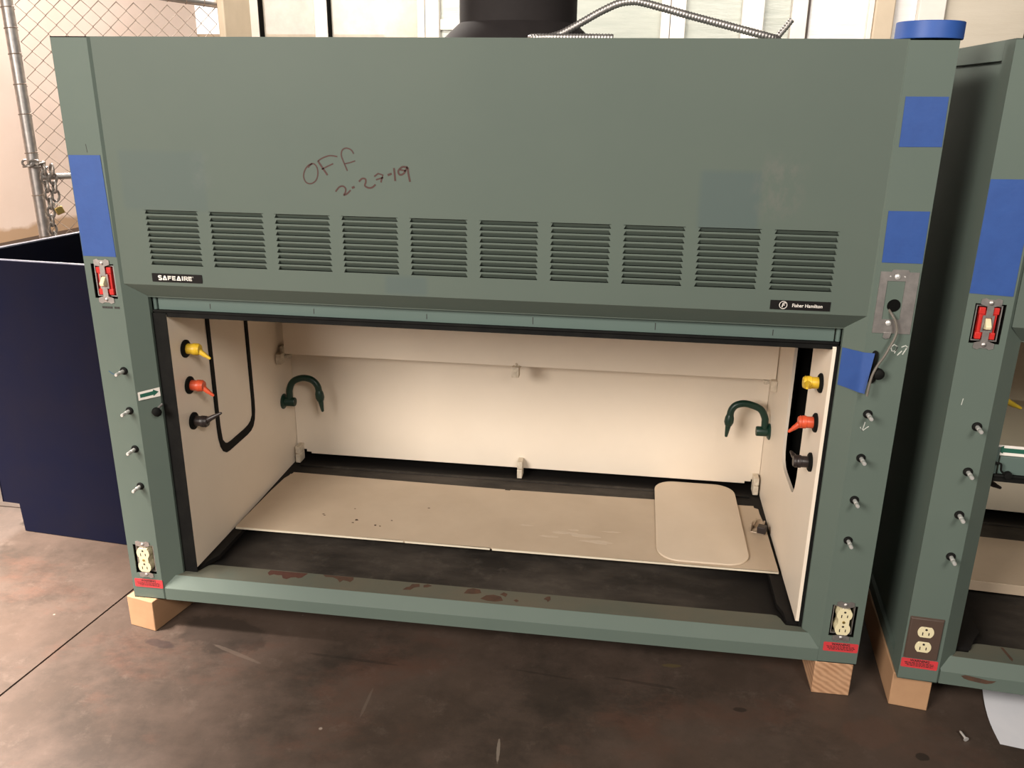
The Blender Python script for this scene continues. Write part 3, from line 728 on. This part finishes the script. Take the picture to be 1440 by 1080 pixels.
hood = make_hood((0, 0, B), 0, True)
tag(hood, 'wide sage green fume hood at centre, marked OFF 2-27-19 in brown marker', 'fume hood', 'laboratory fume hoods on wooden blocks')
hood2 = make_hood((1.913, -.033, B), math.radians(-4.5), False)
tag(hood2, 'green fume hood with a brown outlet cover plate, only partly in frame', 'fume hood', 'laboratory fume hoods on wooden blocks')
def h2(x, y, z): return hood2.matrix_basis @ Vector((x, y, z))
bpy.context.view_layer.update()

# ------------------------------------------------------------------ blue tape
def tape_patch(corners, label, rot=None, f=None, wr=.0008):
    m = MB(); nu, nv = 10, 14; A, Bq, Cq, Dq = [Vector(c) for c in corners]      # TL TR BR BL
    nrm = (Bq - A).cross(Dq - A).normalized(); nrm = nrm if nrm.y < 0 else -nrm
    g = []; b = []
    for j in range(nv + 1):
        for i in range(nu + 1):
            u, v = i / nu, j / nv
            p = (A * (1 - u) + Bq * u) * (1 - v) + (Dq * (1 - u) + Cq * u) * v
            if f: p = f(p, u, v)
            k = (.0009 + wr * .5 * (math.sin(u * 9 + v * 2) * math.sin(v * 3 + 1) + 1) * .4)
            g.append(m.bm.verts.new(p + nrm * k)); b.append(m.bm.verts.new(p + nrm * .0003))
    w = nu + 1
    for j in range(nv):
        for i in range(nu):
            q = (j * w + i, j * w + i + 1, (j + 1) * w + i + 1, (j + 1) * w + i)
            m.bm.faces.new([g[k] for k in q]); m.bm.faces.new([b[k] for k in q[::-1]])
    rim = [i for i in range(w)] + [j * w + nu for j in range(1, nv + 1)] + [nv * w + i for i in range(nu - 1, -1, -1)] + [j * w for j in range(nv - 1, 0, -1)]
    for i in range(len(rim)):
        a, c = rim[i], rim[(i + 1) % len(rim)]; m.bm.faces.new((g[a], g[c], b[c], b[a]))
    o = m.build('painters_tape', 'tape', None, loc=(A + Cq) / 2)
    return tag(o, label, 'tape', "blue painter's tape patches")
def hp(x, z, y=0.0): return (x, y, z + B)
tape_patch([hp(.0022, 1.1305), hp(.0780, 1.1315), hp(.0825, .9060), hp(.0012, .9060)], "tall blue tape patch above the red switch of the hood marked OFF")
tape_patch([hp(1.7475, 1.2735), hp(1.8250, 1.2738), hp(1.8270, 1.1825), hp(1.7490, 1.1812)], "square blue tape patch on the corner post just below the tape roll")
tape_patch([hp(1.7478, 1.0592), hp(1.8254, 1.0600), hp(1.8274, .9568), hp(1.7498, .9565)], "blue tape patch directly above the steel mounting plate with the wire hole")
def curl(p, u, v):
    # first part on the 45 degree chamfer, then lifted free of the post face on the right
    x = p.x; y = 0.0
    xe = W - P
    if x < xe: y = (xe - x) * D / C
    return Vector((x, y - .004 * max(0, u - .3) * v - .020 * max(0, u - .45) ** 1.5 - .001, p.z))
tape_patch([hp(1.7060, .7655), hp(1.7610, .7685), hp(1.7515, .6800), hp(1.7065, .6820)], "crooked blue tape flap behind the loose grey cable, over a post edge", f=curl)
tp = tape_patch([h2(.0006, 0, 1.1275), h2(.0790, 0, 1.1290), h2(.0800, 0, .9055), h2(.0006, 0, .9080)], "tall blue tape patch on the hood that has the brown outlet plate")

# tape roll on the right post
m = MB(); R0, R1, hh = .0610, .0385, .0310
m.lathe([(R1, 0), (R0 - .001, 0), (R0, .001), (R0, hh - .001), (R0 - .001, hh), (R1, hh), (R1, 0)], (0, 0, 0), (0, 0, 1), 72)
M['roll'] = simple('blue_tape_roll', (.028, .095, .37), (.024, .084, .33), .5, nscale=30)
roll = m.build('tape_roll', 'roll', None); roll.location = (1.7895, .0600, H + B + .0012); roll.rotation_euler = (math.radians(-.6), math.radians(.4), 0)
tag(roll, "roll of blue tape lying on top of the hood marked OFF", 'tape roll')
m = MB(); m.lathe([(R1 - .003, .0005), (R1 - .0002, .0005), (R1 - .0002, hh - .0005), (R1 - .003, hh - .0005), (R1 - .003, .0005)], (0, 0, 0), (0, 0, 1), 48); m.build('cardboard_core', 'cardboard', roll)

# ------------------------------------------------------------------ flexible steel conduit on the hood top
def conduit(path, r, name, label):
    m = MB(); p = spline([(x, y, z + B) for x, y, z in path], 40); tot = 0; d = [0]
    for a, b in zip(p, p[1:]): tot += (b - a).length; d.append(tot)
    n = int(tot / .0011); q = []; rr = []; j = 0
    for i in range(n + 1):
        t = tot * i / n
        while j < len(d) - 2 and d[j + 1] < t: j += 1
        f = (t - d[j]) / max(d[j + 1] - d[j], 1e-9); q.append(p[j].lerp(p[j + 1], min(max(f, 0), 1))); rr.append(r * (1 - .15 * (.5 + .5 * math.cos(2 * math.pi * t / .0066))))
    m.tube(q, rr, 12); return tag(m.build(name, 'steel', None, ang=70, loc=p[0]), label, 'conduit')
conduit([(1.185, .175, 1.3845), (1.12, .165, 1.3845), (1.05, .160, 1.3845), (1.015, .172, 1.3845), (1.010, .195, 1.3850), (1.035, .21, 1.3862), (1.0643, .21, 1.3925), (1.0873, .21, 1.4030), (1.1176, .21, 1.4190), (1.1551, .21, 1.4390), (1.1924, .21, 1.4548), (1.2223, .21, 1.4589), (1.2451, .21, 1.4561), (1.2907, .21, 1.4449), (1.3439, .21, 1.4309), (1.4347, .21, 1.4086), (1.5144, .215, 1.3892), (1.538, .26, 1.3850), (1.552, .36, 1.3845), (1.555, .48, 1.3845)], .0085, 'flexible_conduit', 'long looped flexible steel conduit on top of the hood beside the black duct')
conduit([(1.45, .52, 1.3835), (1.52, .51, 1.3835), (1.555, .50, 1.392), (1.5800, .50, 1.4190), (1.5985, .50, 1.4440)], .0078, 'flexible_conduit', 'short stub end of steel conduit poking up behind the hood top')

# ------------------------------------------------------------------ loose things inside the hoods
m = MB()
bo = [(.168, .258), (.1735, .500), (.1790, .590), (.1860, .612), (.1860, .624), (.1910, .624), (.1920, .638), (.895, .624), (.895, .619), (.912, .619), (.912, .624), (1.660, .634), (1.660, .622), (1.672, .615), (1.672, .585), (1.678, .50), (1.680, .252), (.914, .254), (.914, .259), (.910, .259), (.908, .253), (.668, .255), (.667, .257), (.666, .255)]
m.plate(bo, [], lambda u, v, w: (u, v, .0845 - w + B), .0055)
o = m.build('loose_board', 'board', None, .0005, loc=(.92, .44, .079 + B)); tag(o, 'long loose cream board lying on the black worktop beneath the rounded cover plate', 'board', 'loose cream boards in the hoods')
m = MB(); m.plate([(.170, .0795), (.663, .0795), (.663, .0845), (.170, .0845)], [], lambda u, v, w: (u, .2570 - w, v + B), .003); m.plate([(.668, .0795), (.908, .0795), (.908, .0845), (.668, .0845)], [], lambda u, v, w: (u, .256 - w, v + B), .003); m.plate([(.915, .0795), (1.679, .0795), (1.679, .0845), (.915, .0845)], [], lambda u, v, w: (u, .2545 - w, v + B), .003)
e = m.build('front_edge', 'edge', None); e.parent = o; e.matrix_parent_inverse = Matrix.Translation(-Vector((.92, .44, .079 + B))); e['label'] = 'pale bare front edge'
# specks and scrapes on the board
for (x, y, r) in ((.498, .352, .006), (.492, .335, .0035), (.470, .420, .003), (.390, .372, .004), (.395, .366, .003), (.600, .365, .003), (.560, .330, .004), (.575, .327, .003), (.688, .46, .003)):
    m = MB(); m.plate([(x + r * random.uniform(.5, 1.4) * math.cos(a), y + r * random.uniform(.4, 1.0) * math.sin(a)) for a in [k * math.pi / 4 for k in range(8)]], [], lambda u, v, w: (u, v, .08452 + B + w), .0003)
    e = m.build('dirt_speck', 'rust', None); e.parent = o; e.matrix_parent_inverse = Matrix.Translation(-Vector((.92, .44, .079 + B)))
for (x, y, a, b) in ((1.10, .375, .05, .006), (1.16, .365, .06, .008), (1.20, .335, .05, .008), (1.06, .345, .03, .005), (1.24, .40, .03, .004), (.99, .40, .025, .004), (1.13, .395, .02, .004)):
    m = MB(); m.plate([(x + a * random.uniform(.5, 1.2) * math.cos(t), y + b * random.uniform(.5, 1.5) * math.sin(t)) for t in [k * math.pi / 6 for k in range(12)]], [], lambda u, v, w: (u, v, .08451 + B + w), .0002)
    e = m.build('dusty_scrape', 'dust', None); e.parent = o; e.matrix_parent_inverse = Matrix.Translation(-Vector((.92, .44, .079 + B)))
# rounded cover plate resting on the board
def tilted(u, v, w): return (u, v, .0852 + max(0, (v - .27)) * .006 - w + .0055 + B)
m = MB(); m.plate(rrect(1.362, 1.610, .262, .752, .062, 8), [], tilted, .0055)
o = m.build('access_cover', 'cover', None, .0012, loc=(1.486, .50, .086 + B)); tag(o, 'cream cover plate with rounded corners lying on top of the loose board', 'cover plate')
# clip
root = empty('spring_clip', (1.652, .470, .0847 + B), math.radians(-18)); root.scale = (1.5, 1.5, 1.4); tag(root, 'small metal and plastic clip on the loose board, beside the rounded cover plate', 'clip')
m = MB(); m.box(-.014, .014, -.010, .010, 0, .003); m.box(-.014, -.011, -.010, .010, .003, .018); m.build('clip_base', 'clip_metal', root, .0008)
m = MB(); m.box(-.012, -.009, .008, .040, .002, .008); m.build('clip_prong', 'clip_metal', root)
m = MB(); m.box(.004, .007, .006, .036, .002, .008); m.build('clip_prong', 'clip_metal', root)
m = MB(); m.box(.000, .016, -.012, .004, .003, .017); m.build('clip_block', 'dark_brown', root, .001)
# board in the right hood
m = MB()
m.poly_solid([h2(.165, .31, .107), h2(1.68, .31, .107), h2(1.68, .585, .094), h2(.165, .585, .094)], [h2(.165, .31, .102), h2(1.68, .31, .102), h2(1.68, .585, .089), h2(.165, .585, .089)])
m.poly_solid([h2(.165, .304, .079), h2(1.68, .304, .079), h2(1.68, .310, .079), h2(.165, .310, .079)], [h2(.165, .304, .107), h2(1.68, .304, .107), h2(1.68, .310, .107), h2(.165, .310, .107)])
m.poly_solid([h2(.165, .580, .079), h2(1.68, .580, .079), h2(1.68, .585, .079), h2(.165, .585, .079)], [h2(.165, .580, .090), h2(1.68, .580, .090), h2(1.68, .585, .090), h2(.165, .585, .090)])
o = m.build('loose_board', 'board', None, .0008, loc=h2(.92, .44, .079)); tag(o, 'cream board with a turned down front lip inside the hood with brown outlet plate', 'board', 'loose cream boards in the hoods')

# ------------------------------------------------------------------ lumber blocks, paper, screw
def block(name, x0, x1, y0, y1, rz, label, piv, mt='wood'):
    m = MB(); m.box(x0, x1, y0, y1, 0, B - .0002)
    o = m.build(name, mt, None, .002, loc=(piv[0], piv[1], 0)); o.rotation_euler[2] = rz
    return tag(o, label, 'wood block', 'pine blocks under the hoods')
block('wood_block', -.0235, .0605, .0, .185, math.radians(-13), 'pale smooth pine block under the post with red switch of the hood marked OFF', (-.0235, .0), 'wood_plain')
block('wood_block', 1.7370, 1.8240, .0, .50, 0, 'pine block with diagonal grain on its end face, under the hood marked OFF', (1.78, .0))
m = MB(); m.poly_solid([h2(-.004, .018, -B), h2(.080, .012, -B), h2(.080, .55, -B), h2(-.004, .55, -B)], [h2(-.004, .018, -.0002), h2(.080, .012, -.0002), h2(.080, .55, -.0002), h2(-.004, .55, -.0002)])
tag(m.build('wood_block', 'wood_plain', None, .002, loc=(h2(.04, .02, 0).x, h2(.04, .02, 0).y, 0)), 'pine block under the post that carries the brown outlet plate', 'wood block', 'pine blocks under the hoods')
m = MB(); nx, ny = 14, 10
Pq = [Vector((2.160, .100, 0)), Vector((2.420, .120, 0)), Vector((2.410, -.165, 0)), Vector((2.122, -.118, 0))]
gt, gb = [], []
for j in range(ny + 1):
    for i in range(nx + 1):
        u, v = i / nx, j / ny
        p = (Pq[0] * (1 - u) + Pq[1] * u) * (1 - v) + (Pq[3] * (1 - u) + Pq[2] * u) * v
        p.x -= .010 * math.sin(math.pi * v) * (1 - u)
        z = .0012 + .004 * (.5 + .5 * math.sin(u * 7 + v * 3)) * (.5 + .5 * math.sin(v * 6 - u * 2))
        gt.append(m.bm.verts.new((p.x, p.y, z + .0004))); gb.append(m.bm.verts.new((p.x, p.y, z)))
w = nx + 1
for j in range(ny):
    for i in range(nx):
        q = (j * w + i, j * w + i + 1, (j + 1) * w + i + 1, (j + 1) * w + i); m.bm.faces.new([gt[k] for k in q]); m.bm.faces.new([gb[k] for k in q[::-1]])
tag(m.build('paper_sheet', 'paper', None, loc=(2.27, -.02, 0)), 'white sheet of paper on the floor beneath a hood', 'paper')
m = MB(); m.lathe([(0, 0), (.006, .0005), (.006, .002), (.0028, .004), (.0026, .022), (0, .027)], (0, 0, .006), (-.25, .90, .12), 14)
o = m.build('loose_screw', 'chrome', None); o.location = (2.050, -.120, 0); tag(o, 'small steel screw lying on the floor near the white paper', 'screw')
# ------------------------------------------------------------------ blue steel bin
a0 = math.atan2(.088, -1)
rb = math.radians(-5)
bn = empty('steel_bin', (-.707, .426, 0), rb); tag(bn, 'open navy blue steel bin on the floor in front of the gate', 'bin')
bw, bl, bh, th = .545, 1.02, .8875, .006
m = MB()
m.plate([(0, .098), (.062, .098), (.066, .002), (bw, .002), (bw, bh), (0, bh)], [], lambda u, v, w: (u, w, v), th)                     # front
m.plate([(0, .098), (bl, .098), (bl, bh - .018), (0, bh)], [], lambda u, v, w: (w, u, v), th)                                           # left
m.plate([(0, .098), (bl, .098), (bl, bh - .018), (0, bh)], [], lambda u, v, w: (bw - w, u, v), th)
m.plate([(0, .098), (bw, .098), (bw, bh - .018), (0, bh - .018)], [], lambda u, v, w: (u, bl - w, v), th)
m.box(th, bw - th, th, bl - th, .10, .106)
m.build('bin_body', 'navy', bn, .0008)
m = MB(); m.box(bw - .03, bw - .01, th, bl * .5, 0.0, .10); m.build('bin_foot', 'navy', bn)
m = MB()
m.poly_solid([(0, 0, bh), (bw, 0, bh), (bw, th + .002, bh), (0, th + .002, bh)], [(0, 0, bh + .003), (bw, 0, bh + .003), (bw, th + .002, bh + .003), (0, th + .002, bh + .003)])
for xa in (-.012, bw - th): m.poly_solid([(xa, th, bh), (xa + .018, th, bh), (xa + .018, bl, bh - .018), (xa, bl, bh - .018)], [(xa, th, bh + .004), (xa + .018, th, bh + .004), (xa + .018, bl, bh - .014), (xa, bl, bh - .014)])
m.box(0, bw, bl - th - .012, bl, bh - .018, bh - .014)
rim = m.build('bin_rim', 'navy_edge', bn); rim['label'] = 'worn pale rim'

# ------------------------------------------------------------------ chain link gate
gp = Vector((-1.35, 1.70, 0)); gd = Vector((.46, .43, 0)).normalized(); ga = math.atan2(gd.y, gd.x)
gate = empty('chain_link_gate', gp, ga); tag(gate, 'chain link gate on a galvanised post behind the blue bin', 'gate')
m = MB(); m.tube([(0, 0, 0), (0, 0, 2.2)], .024, 20); m.build('gate_post', 'steel', gate)
zr_, zt_ = .984, 1.797
m = MB(); m.tube([(0, 0, zr_), (.87, 0, zr_)], .0135, 14); m.build('middle_rail', 'steel', gate)
m = MB(); m.tube([(0, 0, zt_), (.87, 0, zt_ - .065)], .021, 14); m.build('top_rail', 'steel', gate)
m = MB(); dg = .0715; zlow, zhi = .32, 1.72; k = 0; x = .030
while x < .84:                                    # vertical zig-zag wires hooked into each other
    pts = []; z = zlow; i = 0
    while z <= zhi + 1e-6:
        side = (i + k) % 2
        pts.append((x + (dg / 2 if side else 0) + (.0012 if side else -.0012), (.0020 if i % 2 else -.0020), z)); z += dg / 2; i += 1
    m.tube(pts, .0022, 5); x += dg / 2; k += 1
m.build('wire_mesh', 'wire', gate)
for z in (.55, .72, .90, 1.08, 1.24, 1.36, 1.48, 1.58, 1.66):
    m = MB(); m.tube([(.024 * math.cos(t) * 1.08, .024 * math.sin(t) * 1.08, z + .012 * t / 6.28) for t in [q * .35 for q in range(19)]], .0018, 5); m.build('tie_wire', 'wire', gate)
for x in (.10, .22, .35, .48, .56, .64, .72, .80):
    m = MB(); m.tube([(x, .022 * math.cos(t), zt_ - .075 * x + .022 * math.sin(t)) for t in [q * .35 for q in range(19)]], .0018, 5); m.build('tie_wire', 'wire', gate)
# chain and padlock hanging on the post
def link(m, c, d, s, L=.021, Wd=.0085, r=.0027):
    d = Vector(d).normalized(); s = Vector(s); s = (s - d * s.dot(d)).normalized(); pts = []
    for q in range(21):
        t = 2 * math.pi * q / 20; pts.append(Vector(c) + d * (L * .5 * math.cos(t)) * 1.25 + s * Wd * math.sin(t))
    m.tube(pts, r, 6)
m = MB(); z = .40; cp = []
while z > -.02: cp.append((.034 + .003 * math.sin(z * 30), -.036 - .002 * math.cos(z * 25), z)); z -= .0370
for q, p in enumerate(cp): link(m, p, (0, 0, 1), (1, .3, 0) if q % 2 else (.3, -1, 0), .039, .0150, .0054)
for q in range(4): link(m, (.064, -.030, .395 - .037 * q), (.1, 0, 1), (1, .3, 0) if q % 2 else (.3, -1, 0), .039, .0150, .0054)
for q in range(8):
    t = -2.2 + q * .62; link(m, (.040 * math.cos(t), .040 * math.sin(t), .415 + .012 * math.sin(q)), (-math.sin(t), math.cos(t), .15), (0, 0, 1) if q % 2 else (math.cos(t), math.sin(t), 0), .034, .0135, .0048)
chn = m.build('steel_chain', 'chain', None, ang=60); chn.location = gp + Vector((0, 0, .62)); chn.rotation_euler[2] = ga
tag(chn, 'steel chain hanging down the galvanised gate post', 'chain')
pk = empty('padlock', gp + gd * .074 + Vector((.020, -.032, .846)), ga); tag(pk, 'brass padlock hanging from the gate chain', 'padlock')
m = MB(); m.box(-.017, .017, -.008, .008, -.022, .010); o = m.build('lock_body', 'brass', pk, .003); o.rotation_euler = (0, math.radians(-20), 0)
m = MB(); m.tube([(-.010, 0, .006), (-.010, 0, .020), (-.006, 0, .029), (0, 0, .032), (.006, 0, .029), (.010, 0, .020), (.010, 0, .006)], .003, 8); o = m.build('shackle', 'chrome', pk); o.rotation_euler = (0, math.radians(-20), 0)

# ------------------------------------------------------------------ the setting
def struct(o): o['kind'] = 'structure'; return o
m = MB()
def seam_x(y): return -.131 + .12 * y
ya, yb = -5.0, 9.2
m.poly_solid([(seam_x(ya) + .003, ya, -.05), (7, ya, -.05), (7, yb, -.05), (seam_x(yb) + .003, yb, -.05)], [(seam_x(ya) + .003, ya, 0), (7, ya, 0), (7, yb, 0), (seam_x(yb) + .003, yb, 0)])
sy = .566
m.poly_solid([(-7, ya, -.05), (seam_x(ya) - .003, ya, -.05), (seam_x(sy) - .003, sy - .003, -.05), (-7, sy - .003, -.05)], [(-7, ya, 0), (seam_x(ya) - .003, ya, 0), (seam_x(sy) - .003, sy - .003, 0), (-7, sy - .003, 0)])
m.poly_solid([(-7, sy + .003, -.05), (seam_x(sy) - .003, sy + .003, -.05), (seam_x(yb) - .003, yb, -.05), (-7, yb, -.05)], [(-7, sy + .003, 0), (seam_x(sy) - .003, sy + .003, 0), (seam_x(yb) - .003, yb, 0), (-7, yb, 0)])
m.box(-7, 7, ya, yb, -.06, -.012)
struct(m.build('floor', 'floor', None))
def wall_mat():
    mm, nt, p = new_mat('stained_plaster')
    t = nt.nodes.new('ShaderNodeTexCoord'); s = nt.nodes.new('ShaderNodeSeparateXYZ'); nt.links.new(t.outputs['Object'], s.inputs[0])
    base = mixrgb(nt, ramp(nt, noise(nt, 1.3, 6, .6), .3, .7), (.84, .68, .57), (.77, .61, .50))
    hgt = math_n(nt, 'ADD', s.outputs[2], math_n(nt, 'MULTIPLY', noise(nt, 1.6, 5, .6), .25))
    nt.links.new(mixrgb(nt, ramp(nt, hgt, .26, .22), base, (.50, .33, .20)), p.inputs['Base Color']); p.inputs['Roughness'].default_value = .8
    return mm
M['wall'] = wall_mat()
m = MB(); m.prism([(-5.45, -4.5), (-4.10, 8.7), (-4.40, 8.75), (-5.75, -4.5)], 'z', 0, 3.4); struct(m.build('wall_left', 'wall', None))
m = MB(); m.box(-4.35, -4.27, 8.72, 8.9, 0, 3.4); m.box(-4.27, -1.5, 8.9, 9.0, 0, 1.2); m.box(-4.27, -1.5, 8.9, 9.0, 2.8, 3.4); struct(m.build('wall_back', 'plaster', None))
m = MB(); m.box(-.9, 7.0, 6.0, 6.15, 0, 3.4); struct(m.build('wall_rear', 'plaster', None))
w6 = empty('window_6', (-3.2, 8.9, 1.2)); struct(w6)
m = MB(); m.box(-1.07, 1.7, .06, .08, 0, 1.6); struct(m.build('pane', 'daylight', w6))
m = MB()
for z in (.62, .76): m.box(-1.07, 1.7, .0, .05, z - .02, z + .02)
m.box(-.70, -.40, -.05, .0, .50, .62); struct(m.build('frame', 'beige', w6))

YP = 3.0; ZT = 2.7
def screen(n, frames, panes, gaskets=(), extra=()):
    r = empty('window_%d' % n, ((frames[0][0] + panes[-1][1]) / 2, YP, 0)); struct(r); ox = r.location.x
    for a, b in frames:
        m = MB(); m.box(a - ox, b - ox, -.045, .03, 0, ZT); struct(m.build('frame', 'white_frame', r, .003))
    m = MB(); x0 = min([f[0] for f in frames] + [p[0] for p in panes]); x1 = max([f[1] for f in frames] + [p[1] for p in panes])
    m.box(x0 - ox, x1 - ox, -.04, .03, ZT, ZT + .08); m.box(x0 - ox, x1 - ox, -.04, .03, .0, .10); struct(m.build('rail', 'white_frame', r))
    for a, b, mt in panes:
        m = MB(); m.box(a - ox, b - ox, .0, .006, .10, ZT); struct(m.build('pane', mt, r))
    for a, b in gaskets:
        m = MB(); m.box(a - ox, b - ox, -.038, .02, .10, ZT); struct(m.build('gasket', 'void', r))
    for (a, b, z0, z1, mt) in extra:
        m = MB(); m.box(a - ox, b - ox, -.02, .02, z0, z1); struct(m.build('crossbar', mt, r))
screen(1, [(-.882, -.815), (-.500, -.430)], [(-.803, -.500, 'film_warm'), (-.420, .06, 'film_warm')], [(-.815, -.803), (-.430, -.420)], )
screen(2, [(.062, .102), (.105, .178)], [(.18, 1.327, 'film_grey')], [(.102, .105)], [(.18, .40, 1.665, 1.715, 'white_frame')])
screen(3, [(1.327, 1.372), (1.375, 1.449), (1.726, 1.832)], [(1.449, 1.726, 'film_grey'), (1.832, 1.964, 'film_grey')], [(1.372, 1.375)])
screen(4, [(1.966, 2.040), (2.330, 2.353)], [(2.056, 2.330, 'film_white'), (2.449, 2.560, 'film_white')], extra=[(2.041, 2.055, .10, ZT, 'brown_plate')])
screen(5, [(2.562, 2.683), (3.078, 3.20)], [(2.683, 3.076, 'film_cream')], [(3.074, 3.078)])
def column(x0, x1, y0, y1, mt, label):
    m = MB(); m.box(x0, x1, y0, y1, 0, 3.2); o = m.build('column', mt, None, .006, loc=((x0 + x1) / 2, (y0 + y1) / 2, 0)); tag(o, label, 'column'); struct(o)
column(-.705, -.672, 2.25, 2.54, 'beige', 'beige square column at the end of the chain link gate')
column(2.355, 2.447, 2.94, 3.08, 'beige', 'narrow beige column between white wrapped screens near the tape roll')
m = MB(); m.lathe([(.235, 0), (.235, 3.2)], (0, 0, 0), (0, 0, 1), 40); o = m.build('column', 'beige', None); o.location = (-.10, 3.75, 0); tag(o, 'round cream column behind the glass near the black duct', 'column'); struct(o)

# ------------------------------------------------------------------ light
def area(name, loc, to, size, power, col, sy=None):
    l = bpy.data.lights.new(name, 'AREA'); l.energy = power; l.color = col; l.shape = 'RECTANGLE'; l.size = size; l.size_y = sy or size
    o = bpy.data.objects.new(name, l); COL.objects.link(o); o.location = loc
    o.rotation_euler = (Vector(to) - Vector(loc)).to_track_quat('-Z', 'Y').to_euler(); return o
area('key_lamp', (-1.15, -3.5, 2.5), (.9, .4, .6), 1.7, 248, (1, .92, .83))
area('right_lamp', (2.5, -3.0, 2.7), (1.2, .5, .6), .9, 74, (1, .92, .83))
area('side_fill', (-1.25, -.6, 3.0), (-1.36, -.78, 0), .6, 390, (1, .88, .79)).data.spread = math.radians(66)  # added unseen fill with a narrow cone, brightens the left of the floor
area('bay_lamp', (.9, 1.3, 2.9), (.9, 3.0, 2.8), 3.2, 105, (1, .95, .9), .4)
area('left_bay_lamp', (-1.9, 3.5, 3.4), (-1.2, 1.0, 0), 1.2, 430, (1, .90, .82))
area('wall_lamp', (-2.6, 5.6, 3.3), (-4.4, 6.4, 1.0), 1.6, 105, (1, .93, .90))
area('rear_lamp', (.8, 4.6, 3.3), (.8, 4.8, 0), 2.0, 42, (1, .94, .87))
wd = bpy.data.worlds.new('World'); SC.world = wd; wd.use_nodes = True
bg = wd.node_tree.nodes['Background']; bg.inputs[0].default_value = (1, .92, .84, 1); bg.inputs[1].default_value = .07

# ------------------------------------------------------------------ camera
yaw, pitch, roll_ = .1389143822626352, -.3299832400614983, .0113225505003241
fw = Vector((-math.sin(yaw) * math.cos(pitch), math.cos(yaw) * math.cos(pitch), math.sin(pitch)))
rt = Vector((math.cos(yaw), math.sin(yaw), 0)); up = rt.cross(fw)
r2 = rt * math.cos(roll_) + up * math.sin(roll_); u2 = up * math.cos(roll_) - rt * math.sin(roll_)
cd = bpy.data.cameras.new('Camera'); cam = bpy.data.objects.new('Camera', cd); COL.objects.link(cam)
mt_ = Matrix((r2, u2, -fw)).transposed().to_4x4(); mt_.translation = Vector((1.2523941, -1.8021747, 1.2763459 + B)); cam.matrix_world = mt_
cd.sensor_fit = 'HORIZONTAL'; cd.sensor_width = 36; cd.lens = 1205.26 / 1440 * 36; cd.clip_start = .05
SC.camera = cam
vs = SC.view_settings; SC.display_settings.display_device = 'sRGB'
vs.view_transform = 'Standard'; vs.look = 'None'; vs.exposure = 0; vs.gamma = 1; vs.use_curve_mapping = False
